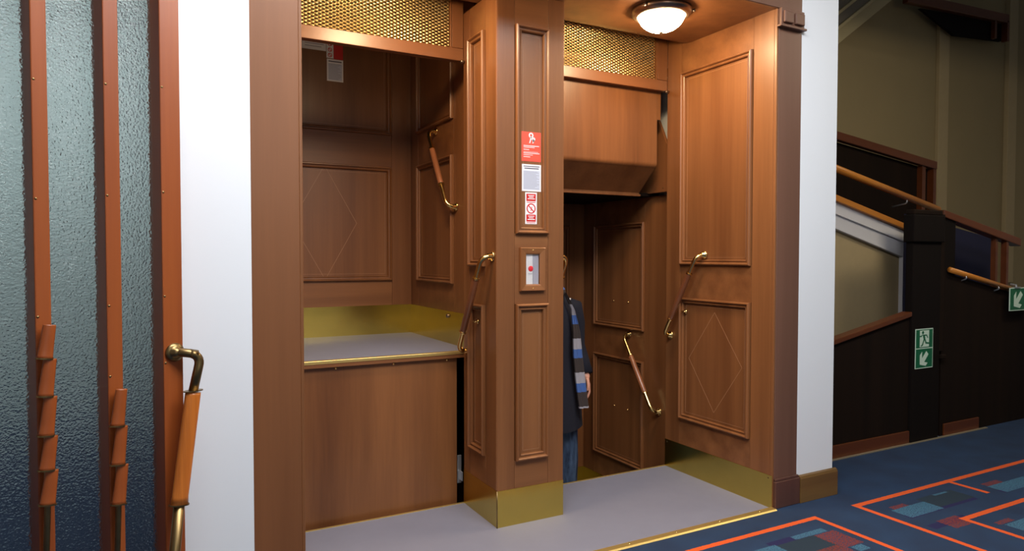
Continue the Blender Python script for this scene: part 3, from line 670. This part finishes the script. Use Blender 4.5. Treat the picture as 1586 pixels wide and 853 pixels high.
# main pull: brass neck from a rose, flared paddle grip, brass tail
def neck(u, z, parent):
    q0, q1, q2, q3 = fD.p(u, z, 0), fD.p(u-0.048, z+0.002, 0.028), fD.p(u-0.052, z-0.045, 0.045), fD.p(u-0.034, z-0.118, 0.045)
    bm = bmesh.new(); add_tube(bm, fillet([q0, fD.p(u-0.018, z, 0.034), fD.p(u-0.062, z-0.012, 0.040), q3], 0.034, 8), 0.0135, 16)
    h = link_mesh('door_pull', bm, BRASSD, parent, smooth=True)
    bm = bmesh.new(); add_lathe(bm, [(0, 0), (0.027, 0), (0.028, 0.004), (0.020, 0.007), (0.013, 0.009), (0.012, 0.024), (0, 0.024)], frame_mat(q0, fD.N), 28)
    link_mesh('rose', bm, BRASSD, h, smooth=True); return h
def sleeve(h, ua, za, ub, zb, wa, wb, n_=0.045, mat=WG):
    """Flattened wooden sleeve from (ua,za) down to (ub,zb) with a brass rim at the foot."""
    bm = bmesh.new(); A, B = fD.p(ua, za, n_), fD.p(ub, zb, n_)
    rr = [wa, wa*1.02, (wa+wb)/2*1.0, wb*0.97, wb*1.08]
    add_tube(bm, [A, A.lerp(B, .03), A.lerp(B, .55), A.lerp(B, .93), B], rr, 20, flat=0.62, flat_dir=tuple(fD.N))
    link_mesh('grip', bm, mat, h, smooth=True)
    bm = bmesh.new(); d_ = (B-A).normalized(); add_tube(bm, [B-d_*0.001, B+d_*0.003], wb*1.20, 20, flat=0.62, flat_dir=tuple(fD.N)); link_mesh('rim', bm, BRASSD, h)
h1 = neck(0.028, 1.010, dr); h1['label'] = 'aged brass door pull with a flared wooden grip'
bm = bmesh.new(); A = fD.p(-0.006, 0.892, 0.045); add_tube(bm, [A+Vector((0, 0, 0.003)), A], 0.029, 20, flat=0.62, flat_dir=tuple(fD.N)); link_mesh('rim', bm, BRASSD, h1)
sleeve(h1, -0.006, 0.889, 0.040, 0.560, 0.023, 0.025)
bm = bmesh.new(); add_tube(bm, fillet([fD.p(0.040, 0.562, 0.045), fD.p(0.072, 0.25, 0.045), fD.p(0.050, 0.18, 0.035), fD.p(0.035, 0.17, 0.0)], 0.03), 0.0155, 14); link_mesh('tail', bm, BRASSD, h1, smooth=True)
# narrower stacked pulls on the next two bars
def stacked(uc, zs, label):
    bm = bmesh.new(); add_tube(bm, [fD.p(uc, zs[0]-0.06, 0.018), fD.p(uc+0.004, zs[-1], 0.018), fD.p(uc+0.010, zs[-1]-0.16, 0.018), fD.p(uc+0.010, zs[-1]-0.20, 0.0)], 0.0075, 12)
    h = link_mesh('door_pull', bm, BRASSD, dr, smooth=True); h['label'] = label
    for k in range(len(zs)-1):
        sleeve(h, uc-0.006, zs[k]-(0.0 if k == 0 else 0.002), uc+0.006, zs[k+1], 0.0150, 0.0185, 0.024, WD)
stacked(0.192, [0.925, 0.823, 0.713, 0.601], 'slim door pull of three stacked wooden sleeves with brass rims')
stacked(0.364, [1.120, 1.033, 0.934, 0.830, 0.739, 0.648], 'slim door pull of five stacked wooden sleeves with brass rims')

# ------------------------------------------------------------------ stairwell on the right
struct(box('wall_back', (3.289, 4.30, -0.03), (12.5, 4.40, 6.5), BEIGE), 'tall beige plaster wall of the stairwell')
struct(box('ceiling', (3.289, 2.62, 6.5), (12.5, 4.4, 6.6), CEILM), 'ceiling of the stairwell')
struct(box('trim_9', (7.385, 4.26, 1.0), (7.56, 4.30, 6.5), BEIGE2, bevel=0.004), 'pale flat pilaster on the beige stairwell wall')
struct(box('trim_10', (8.72, 4.25, 1.0), (8.90, 4.30, 6.5), BEIGE2, bevel=0.004), 'second pale pilaster farther right on the stairwell wall')

# upper flight seen from below, top left: grey soffit with cream mouldings
st = thing('upper_flight', (5.6, 4.1, 3.2), 'cream edged underside of a stair flight crossing the top of the stairwell', 'stairs')
d_ = Vector((6.43-5.645, 0, 3.806-3.266)); d_ = d_/d_.x
def sl(x, dz): return (x, 4.16, 3.266+(x-5.645)*0.688+dz)
poly('string_board', [sl(4.6, 0.0), sl(7.2, 0.0), sl(7.2, 0.155), sl(4.6, 0.155)], (0, 0.139, 0), CREAM, st, bevel=0.004)
poly('soffit', [(x, 4.10, z) for x, _, z in (sl(4.6, 0.160), sl(7.2, 0.160), sl(7.2, 0.9), sl(4.6, 0.9))], (0, 0.19, 0), plain('grey_soffit', (0.16, 0.14, 0.11), 0.8), st)
for dz in (0.165, 0.30): poly('moulding', [(x, 4.07, z) for x, _, z in (sl(4.6, dz), sl(7.2, dz), sl(7.2, dz+0.035), sl(4.6, dz+0.035))], (0, 0.03, 0), CREAM, st, bevel=0.006)

# balustrade high at the upper right
b1 = thing('balustrade', (8.0, 4.1, 3.3), 'dark balustrade with red-brown top rail high at the right of the stairwell', 'railing')
poly('top_rail', [(6.6, 4.12, 3.89), (8.44, 4.12, 3.975), (8.44, 4.12, 3.88), (6.6, 4.12, 3.79)], (0, 0.06, 0), WSR, b1, bevel=0.006)
poly('dark_infill', [(6.9, 4.18, 3.80), (8.40, 4.18, 3.90), (8.40, 4.18, 3.69), (7.5, 4.18, 3.62)], (0, 0.03, 0), WB, b1)  # near-black sheet standing in for the blurred darkness under the rail
box('baluster', (8.17, 4.13, 3.68), (8.21, 4.17, 3.89), WSR, b1); box('end_post', (8.40, 4.12, 3.68), (8.44, 4.18, 3.90), WSR, b1)

# balustrade of the middle flight
b2 = thing('balustrade', (5.9, 3.9, 1.5), 'dark boarded balustrade with orange-brown top rail in the middle of the stairwell', 'railing')
def l2(x, dz=0): return (x, 3.88, 2.380-(x-5.241)*0.1131+dz)
poly('top_rail', [l2(4.0, 0), l2(6.72, 0), l2(6.72, -0.075), l2(4.0, -0.068)], (0, 0.06, 0), WSR, b2, bevel=0.006)
poly('dark_infill', [(x, 3.95, z) for x, _, z in (l2(4.0, -0.07), l2(6.70, -0.07))]+[(6.70, 3.95, -0.03), (4.0, 3.95, -0.03)], (0, 0.03, 0), WSD, b2)
box('baluster', (6.51, 3.90, 1.72), (6.565, 3.95, 2.165), WSR, b2); box('end_post', (6.675, 3.89, 1.70), (6.72, 3.95, 2.15), WSR, b2)
hr = thing('handrail', (5.0, 3.28, 1.6), 'slim orange wooden handrail above the white stair string', 'handrail')
def l3(x, dz=0): return Vector((x, 3.28, 1.937-(x-4.44)*0.2011+dz))
bm = bmesh.new(); add_tube(bm, [l3(3.7), l3(5.70)], 0.026, 12); link_mesh('rail', bm, WS, hr, smooth=True)
for x in (4.3, 5.28):
    bm = bmesh.new(); add_tube(bm, fillet([l3(x), l3(x, -0.05), l3(x, -0.05)+Vector((0, 0.12, -0.02))], 0.02), 0.006, 8); link_mesh('bracket', bm, STEEL, hr, smooth=True)
# closed string of the lower flight: orange capping, white band, beige panel
b3 = thing('stair_string', (4.4, 3.33, 0.0), 'white moulded stair string with orange capping and beige panel behind the dark dado', 'stairs')
def l4(x, dz=0, y=3.30): return (x, y, 1.702-(x-4.445)*0.2296+dz)
poly('capping', [l4(3.5, 0.045, 3.27), l4(5.45, 0.042, 3.27), l4(5.45, -0.004, 3.27), l4(3.5, 0.0, 3.27)], (0, 0.10, 0), WS, b3, bevel=0.005)
poly('band', [l4(3.5, -0.001), l4(5.42, -0.001), l4(5.42, -0.22), (5.42, 3.30, 0.70), (5.250, 3.30, 0.70), l4(5.250, -0.22), l4(3.5, -0.175)], (0, 0.03, 0), STRW, b3)
poly('beige_panel', [(3.5, 3.318, -0.03), (5.42, 3.318, -0.03), (5.42, 3.318, 1.3), l4(3.5, -0.1, 3.318)], (0, 0.03, 0), BEIGE2, b3)
poly('moulding', [l4(3.5, -0.075, 3.285), l4(5.42, -0.088, 3.285), l4(5.42, -0.100, 3.285), l4(3.5, -0.087, 3.285)], (0, 0.015, 0), STRW, b3, bevel=0.003)
poly('moulding', [l4(3.5, -0.160, 3.285), l4(5.265, -0.205, 3.285), l4(5.265, -0.222, 3.285), l4(3.5, -0.177, 3.285)], (0, 0.03, 0), STRW, b3, bevel=0.003)
poly('moulding', [(5.248, 3.285, 1.30), (5.265, 3.285, 1.30), (5.265, 3.285, 0.7), (5.248, 3.285, 0.7)], (0, 0.03, 0), STRW, b3, bevel=0.003)
# dark dado at carpet level
b4 = struct(box('wall_back', (3.289, 2.90, -0.03), (4.65, 2.93, 0.60), WSD), 'dark boarded lower wall at the edge of the carpet')
def l5(x, dz=0, y=2.86): return (x, y, 0.772+(x-3.859)*0.1826+dz)
poly('dado_board', [l5(3.289, -0.03), l5(4.654, -0.03), (4.654, 2.86, 0.0), (3.289, 2.86, 0.0)], (0, 0.039, 0), WSD, b4)
poly('dado_cap', [l5(3.289, 0.0, 2.84), l5(4.654, 0.0, 2.84), l5(4.654, -0.032, 2.84), l5(3.289, -0.032, 2.84)], (0, 0.07, 0), WSR, b4, bevel=0.004)
box('skirting', (3.289, 2.845, 0), (4.653, 2.859, 0.088), WSR, b4, bevel=0.003); box('skirting', (5.07, 2.845, 0), (5.52, 2.859, 0.088), WSR, b4, bevel=0.003)
struct(box('trim_11', (3.315, 2.825, 0), (5.6, 2.843, 0.006), plain('metal_edging', (0.5, 0.42, 0.28), 0.4, 0.6)), 'thin metal edging along the far side of the carpet')
# newel
nw = thing('newel_post', (4.85, 2.95, 0), 'massive square black-brown newel post carrying the running-man exit sign', 'post')
box('shaft', (4.655, 2.84, 0), (4.985, 2.895, 1.44), WB, nw, bevel=0.006)
box('cap', (4.630, 2.82, 1.40), (4.995, 2.90, 1.59), WB, nw, bevel=0.008); box('cap_top', (4.645, 2.832, 1.59), (4.985, 2.895, 1.625), WSD, nw, bevel=0.008)
box('fillet_strip', (4.985, 2.842, 0.62), (5.034, 2.895, 1.60), WSD, nw, bevel=0.006); box('fillet_foot', (4.980, 2.818, 0.57), (5.034, 2.842, 0.60), WSD, nw, bevel=0.006)
# right hand balustrade with navy opening
b5 = thing('balustrade', (5.5, 2.9, 0), 'dark panelled balustrade with dim navy opening right of the newel post', 'railing')
def l6(x, dz=0, y=2.85): return (x, y, 1.634-(x-5.041)*0.1845+dz)
poly('top_rail', [l6(5.037), l6(6.08), l6(6.08, -0.062), l6(5.037, -0.052)], (0, 0.08, 0), WSR, b5, bevel=0.006)
poly('lower_panel', [(5.037, 2.86, 1.19), (5.91, 2.86, 1.03), (9.45, 2.86, 0.86), (9.45, 2.86, 0), (5.037, 2.86, 0)], (0, 0.038, 0), WSD, b5)
poly('void_sheet', [(5.037, 3.13, 1.62), (6.3, 3.13, 1.44), (6.3, 3.13, 0.6), (5.037, 3.13, 0.6)], (0, 0.02, 0), NAVY, b5)  # blue-black sheet standing in for the dark void beyond the opening
poly('side_panel', [(5.037, 2.865, 1.58), (5.20, 2.865, 1.55), (5.20, 2.865, 1.14), (5.037, 2.865, 1.17)], (0, 0.02, 0), WB, b5)
box('baluster', (5.76, 2.875, 1.06), (5.79, 2.91, 1.45), WSR, b5); box('end_post', (5.885, 2.86, 1.0), (5.915, 2.90, 1.44), WSR, b5)
bm = bmesh.new(); add_tube(bm, [(5.094, 2.84, 1.205), (5.905, 2.84, 1.049)], 0.020, 12); h5 = link_mesh('handrail', bm, WS, b5, smooth=True); h5['label'] = 'slim orange-brown handrail'
for x in (5.28, 5.72):
    bm = bmesh.new(); z = 1.205-(x-5.094)*0.193; add_tube(bm, fillet([(x, 2.84, z), (x, 2.82, z-0.03), (x, 2.87, z-0.05)], 0.02), 0.005, 8); link_mesh('bracket', bm, STEEL, h5, smooth=True)

# exit signs
def exit_arrow(F_, uc, zc, s, n0, parent):
    """broad arrow pointing down left"""
    pts = [(-0.37, -0.32), (0.16, -0.42), (0.32, -0.26), (0.02, -0.20), (0.40, 0.20), (0.20, 0.38), (-0.18, 0.0), (-0.18, 0.36), (-0.37, 0.18)]
    bm = bmesh.new(); add_poly(bm, [F_.p(uc+a*s, zc+c*s, n0) for a, c in pts], F_.N*0.0008)
    return link_mesh('arrow', bm, PALEG, parent)
fE = Face((4.690, 2.839, 0.517), (1, 0, 0), (0, -1, 0))
ex = thing('exit_sign', (4.79, 2.839, 0.517), 'green and white running-man emergency exit sign on the dark newel post', 'sign')
fE.slab('plate', 0, 0.205, 0, 0.278, 0, 0.003, PALEG, ex)
fE.slab('green_field', 0.006, 0.199, 0.006, 0.137, 0.003, 0.0036, GREENS, ex); fE.slab('green_field', 0.006, 0.199, 0.144, 0.272, 0.003, 0.0036, GREENS, ex)
exit_arrow(fE, 0.10, 0.070, 0.13, 0.0036, ex)
fE.slab('doorway', 0.048, 0.156, 0.150, 0.266, 0.0036, 0.0042, PALEG, ex)
bm = bmesh.new(); cx_, cz_ = 0.083, 0.251
add_lathe(bm, [(0.0115, 0), (0.0115, 0.0008), (0, 0.0008)], frame_mat(fE.p(cx_, cz_, 0.0042), fE.N), 16)
for pts in ([(0.080, 0.236), (0.104, 0.236), (0.112, 0.205), (0.092, 0.203)],            # trunk
            [(0.080, 0.236), (0.066, 0.221), (0.044, 0.222), (0.044, 0.229), (0.062, 0.230), (0.082, 0.240)],   # arm left
            [(0.100, 0.236), (0.128, 0.236), (0.144, 0.214), (0.137, 0.210), (0.123, 0.228), (0.104, 0.228)],   # arm right
            [(0.092, 0.205), (0.104, 0.205), (0.082, 0.160), (0.060, 0.154), (0.058, 0.160), (0.073, 0.166)],   # leg left
            [(0.098, 0.205), (0.112, 0.205), (0.124, 0.183), (0.166, 0.178), (0.170, 0.168), (0.162, 0.168), (0.116, 0.172)]):   # leg right
    add_poly(bm, [fE.p(*q, 0.0042) for q in pts], fE.N*0.0008)
link_mesh('running_man', bm, GREENS, ex)
fE2 = Face((5.822, 2.80, 0.882), (1, 0, 0), (0, -1, 0))
e2 = thing('exit_sign', (5.967, 2.80, 0.882), 'green arrow exit sign hanging at the right edge under a clip', 'sign')
fE2.slab('plate', 0, 0.29, 0, 0.178, -0.006, 0, PALEG, e2); fE2.slab('green_field', 0.006, 0.284, 0.007, 0.171, 0, 0.0008, GREENS, e2)
exit_arrow(fE2, 0.118, 0.088, 0.165, 0.0008, e2)
bm = bmesh.new(); add_tube(bm, [(5.91, 2.80, 1.061), (5.91, 2.80, 1.078), (5.91, 2.84, 1.085)], 0.008, 8); add_box(bm, (5.88, 2.79, 1.058), (5.96, 2.81, 1.066)); link_mesh('clip', bm, STEEL, e2)

# ------------------------------------------------------------------ person in the lower car
PX, PY, PZ = 2.175, 3.62, FR+0.002
ps = thing('person', (PX, PY, PZ), 'person in long navy coat, striped scarf and jeans standing half hidden behind the pillar', 'person')
def W3(p): return Vector((PX+p[0], PY+p[1], PZ+p[2]))
def skin_mesh(name, verts, edges, radii, mat, parent, sub=1, root=0):
    me = bpy.data.meshes.new(name); me.from_pydata([Vector(v) for v in verts], edges, [])
    o = bpy.data.objects.new(name, me); COL.objects.link(o); o.parent = parent; o.location = (0, 0, 0); ORG[o] = ORG[parent].copy()
    md = o.modifiers.new('skin', 'SKIN'); md.use_smooth_shade = True
    for i, r in enumerate(radii):
        rr = r if isinstance(r, tuple) else (r, r)
        o.data.skin_vertices[0].data[i].radius = rr; o.data.skin_vertices[0].data[i].use_root = (i == root)
    sd = o.modifiers.new('sub', 'SUBSURF'); sd.levels = sub; sd.render_levels = sub
    me.materials.append(mat); return o
# skeleton (x right in the picture, -y towards the viewer), 1.83 m tall
V = [(0, 0.02, 0.98), (0, 0.02, 1.15), (0, 0.02, 1.36), (0, 0.03, 1.50), (0, 0.01, 1.575), (0, 0.0, 1.66), (0, -0.005, 1.76), (0, 0.0, 1.815)]
R_ = [(0.15, 0.105), (0.125, 0.095), (0.15, 0.105), (0.11, 0.07), 0.053, (0.066, 0.078), (0.074, 0.092), (0.045, 0.055)]
E_ = [(0, 1), (1, 2), (2, 3), (3, 4), (4, 5), (5, 6), (6, 7)]
def chain(start, pts, rad):
    prev = start
    for p, r in zip(pts, rad):
        V.append(p); R_.append(r); E_.append((prev, len(V)-1)); prev = len(V)-1
    return prev
for s in (1, -1):
    sh = chain(3, [(0.185*s, 0.03, 1.475), (0.235*s, 0.05, 1.21), (0.255*s, -0.02, 1.07)], [0.052, 0.040, 0.030])
    pw = chain(sh, [(0.262*s, -0.045, 1.02), (0.263*s, -0.055, 0.975)], [(0.020, 0.032), (0.014, 0.036)])
    for k, (dy, ln) in enumerate(((-0.030, 0.072), (-0.010, 0.082), (0.011, 0.076), (0.030, 0.060))):
        b0 = (0.263*s, -0.055+dy, 0.962)
        chain(pw, [b0, (0.262*s, b0[1]-0.006, 0.962-ln*0.45), (0.254*s, b0[1]-0.004, 0.962-ln*0.78), (0.245*s, b0[1], 0.962-ln)], [0.0095, 0.0088, 0.008, 0.007])
    chain(pw-1, [(0.256*s, -0.085, 1.000), (0.250*s, -0.098, 0.965), (0.244*s, -0.096, 0.938)], [0.0115, 0.0100, 0.0085])
    chain(0, [(0.10*s, 0.02, 0.90), (0.125*s, 0.0, 0.50), (0.13*s, 0.03, 0.10), (0.135*s, -0.09, 0.040), (0.137*s, -0.16, 0.030)], [0.095, 0.058, 0.042, (0.040, 0.030), (0.036, 0.022)])
body = skin_mesh('body', V, E_, R_, SKIN, ps, 2)
def loft(name, rings, mat, parent, seg=28, cap=True, thick=0.0):
    bm = bmesh.new(); prev = None; first = None
    for cx, cy, z, rx, ry in rings:
        rg = []
        for k in range(seg):
            a = 2*math.pi*k/seg; c_, s_ = math.cos(a), math.sin(a)
            fold = 1+0.035*math.sin(a*5+z*3)*(1.0 if z < 1.3 else 0.2)
            rg.append(bm.verts.new(W3((cx+rx*c_*fold, cy+ry*s_*fold, z))))
        if prev:
            for k in range(seg): bm.faces.new((prev[k], prev[(k+1) % seg], rg[(k+1) % seg], rg[k]))
        else: first = rg
        prev = rg
    if cap: bm.faces.new(prev)
    return link_mesh(name, bm, mat, parent, smooth=True)
coat = loft('coat', [(0.0, 0.01, 0.72, 0.250, 0.190), (0.0, 0.01, 0.90, 0.235, 0.178), (0, 0.01, 1.05, 0.205, 0.160), (0, 0.01, 1.18, 0.190, 0.148), (0, 0.015, 1.32, 0.205, 0.152), (0, 0.02, 1.42, 0.215, 0.145),
                     (0, 0.025, 1.49, 0.200, 0.120), (0, 0.025, 1.525, 0.165, 0.098), (0, 0.02, 1.555, 0.110, 0.080), (0, 0.015, 1.60, 0.078, 0.075)], NAVYC, ps)
for s in (1, -1):
    bm = bmesh.new(); P_ = [W3(q) for q in ((0.150*s, 0.03, 1.475), (0.205*s, 0.032, 1.455), (0.232*s, 0.040, 1.36), (0.248*s, 0.05, 1.21), (0.262*s, 0.01, 1.12), (0.266*s, -0.035, 1.035))]
    add_tube(bm, P_, [0.055, 0.074, 0.070, 0.062, 0.056, 0.053], 18, flat=1.0); link_mesh('sleeve', bm, NAVYC, coat, smooth=True)
bm = bmesh.new(); add_lathe(bm, [(0.006, 0), (0.006, 0.003), (0, 0.004)], frame_mat(W3((0.118, -0.088, 1.520)), (0.3, -1, 0.1)), 12); link_mesh('button', bm, WHITES, coat, smooth=True)
for s in (1, -1):
    bm = bmesh.new(); P_ = [W3(q) for q in ((0.10*s, 0.02, 0.98), (0.110*s, 0.02, 0.85), (0.135*s, 0.0, 0.50), (0.145*s, 0.025, 0.25), (0.14*s, 0.03, 0.07))]
    add_tube(bm, P_, [0.115, 0.112, 0.088, 0.082, 0.078], 22); link_mesh('jeans_leg', bm, DENIM, ps, smooth=True)
    bm = bmesh.new(); P_ = [W3(q) for q in ((0.135*s, 0.10, 0.045), (0.135*s, 0.05, 0.052), (0.136*s, -0.05, 0.048), (0.138*s, -0.14, 0.036), (0.139*s, -0.19, 0.030))]
    add_tube(bm, P_, [0.034, 0.046, 0.047, 0.042, 0.022], 16, flat=0.9); link_mesh('shoe', bm, SHOE, ps, smooth=True)
# scarf: loop round the neck and two hanging tails
bm = bmesh.new(); ringp = [W3((0.088*math.cos(a), 0.0+0.092*math.sin(a), 1.575+0.018*math.sin(a))) for a in [2*math.pi*k/20 for k in range(21)]]
add_tube(bm, ringp, 0.032, 12, cap=False); sc = link_mesh('scarf', bm, SCARF, ps, smooth=True)
def tail(pts, wds):
    bm = bmesh.new(); rows = []
    for (x, y, z), wd in zip(pts, wds):
        rows.append([bm.verts.new(W3((x+dx*wd, y+dy, z))) for dx, dy in ((-1, 0), (-0.5, -0.010), (0, 0.0), (0.5, -0.012), (1, -0.002), (1, 0.010), (-1, 0.012))])
    for A, B in zip(rows, rows[1:]):
        for k in range(7): bm.faces.new((A[k], A[(k+1) % 7], B[(k+1) % 7], B[k]))
    bm.faces.new(rows[0]); bm.faces.new(rows[-1][::-1])
    link_mesh('scarf_tail', bm, SCARF, sc, smooth=False)
tail([(0.075, -0.10, 1.56), (0.100, -0.150, 1.46), (0.118, -0.165, 1.32), (0.128, -0.165, 1.18), (0.140, -0.172, 1.05), (0.150, -0.182, 0.93), (0.157, -0.19, 0.86)], [0.004, 0.008, 0.024, 0.030, 0.033, 0.033, 0.033])
# hair and face
bm = bmesh.new(); bmesh.ops.create_icosphere(bm, subdivisions=3, radius=1.0, matrix=Matrix.Translation(W3((0, 0.018, 1.757))) @ Matrix.Diagonal((0.094, 0.110, 0.098, 1)))
for v in list(bm.verts):
    l_ = v.co-W3((0, 0.018, 1.757))
    if l_.y < -0.035 and l_.z < 0.045: bm.verts.remove(v)
link_mesh('hair', bm, HAIR, ps, smooth=True)
for s in (1, -1):
    bm = bmesh.new(); bmesh.ops.create_uvsphere(bm, u_segments=12, v_segments=8, radius=1, matrix=Matrix.Translation(W3((0.030*s, -0.078, 1.735))) @ Matrix.Diagonal((0.012, 0.008, 0.008, 1))); ey = link_mesh('eye', bm, WHITES, ps, smooth=True)
    bm = bmesh.new(); bmesh.ops.create_uvsphere(bm, u_segments=10, v_segments=8, radius=1, matrix=Matrix.Translation(W3((0.030*s, -0.0835, 1.735))) @ Matrix.Diagonal((0.005, 0.0035, 0.005, 1))); link_mesh('iris', bm, HAIR, ey, smooth=True)
    bm = bmesh.new(); add_tube(bm, [W3((0.014*s, -0.087, 1.752)), W3((0.030*s, -0.088, 1.757)), W3((0.046*s, -0.078, 1.751))], 0.003, 8); link_mesh('eyebrow', bm, HAIR, ps, smooth=True)
    bm = bmesh.new(); bmesh.ops.create_uvsphere(bm, u_segments=10, v_segments=8, radius=1, matrix=Matrix.Translation(W3((0.086*s, 0.012, 1.725))) @ Matrix.Diagonal((0.010, 0.018, 0.030, 1))); link_mesh('ear', bm, SKIN, ps, smooth=True)
bm = bmesh.new(); add_tube(bm, [W3((0, -0.078, 1.740)), W3((0, -0.098, 1.705)), W3((0, -0.082, 1.694))], [0.008, 0.014, 0.011], 10); link_mesh('nose', bm, SKIN, ps, smooth=True)
bm = bmesh.new(); add_tube(bm, [W3((-0.022, -0.072, 1.672)), W3((0, -0.083, 1.672)), W3((0.022, -0.072, 1.672))], [0.003, 0.006, 0.003], 8); link_mesh('mouth', bm, plain('lips', (0.45, 0.13, 0.11), 0.5), ps, smooth=True)

# repeated kinds share a group
GR = {'ceiling_lamp': 'ceiling lamps over the lift openings', 'exit_sign': 'green exit signs by the stairs', 'balustrade': 'stair balustrades in the stairwell', 'lift_car': 'wooden lift cars in the shaft'}
for o in S.objects:
    if o.parent is None and 'category' in o:
        k = o.name.split('.')[0]
        if k in GR: o['group'] = GR[k]
        elif o['category'] == 'notice': o['group'] = 'notices on the pillar' if o.location.y < 3.2 else 'notices in the raised lift car'
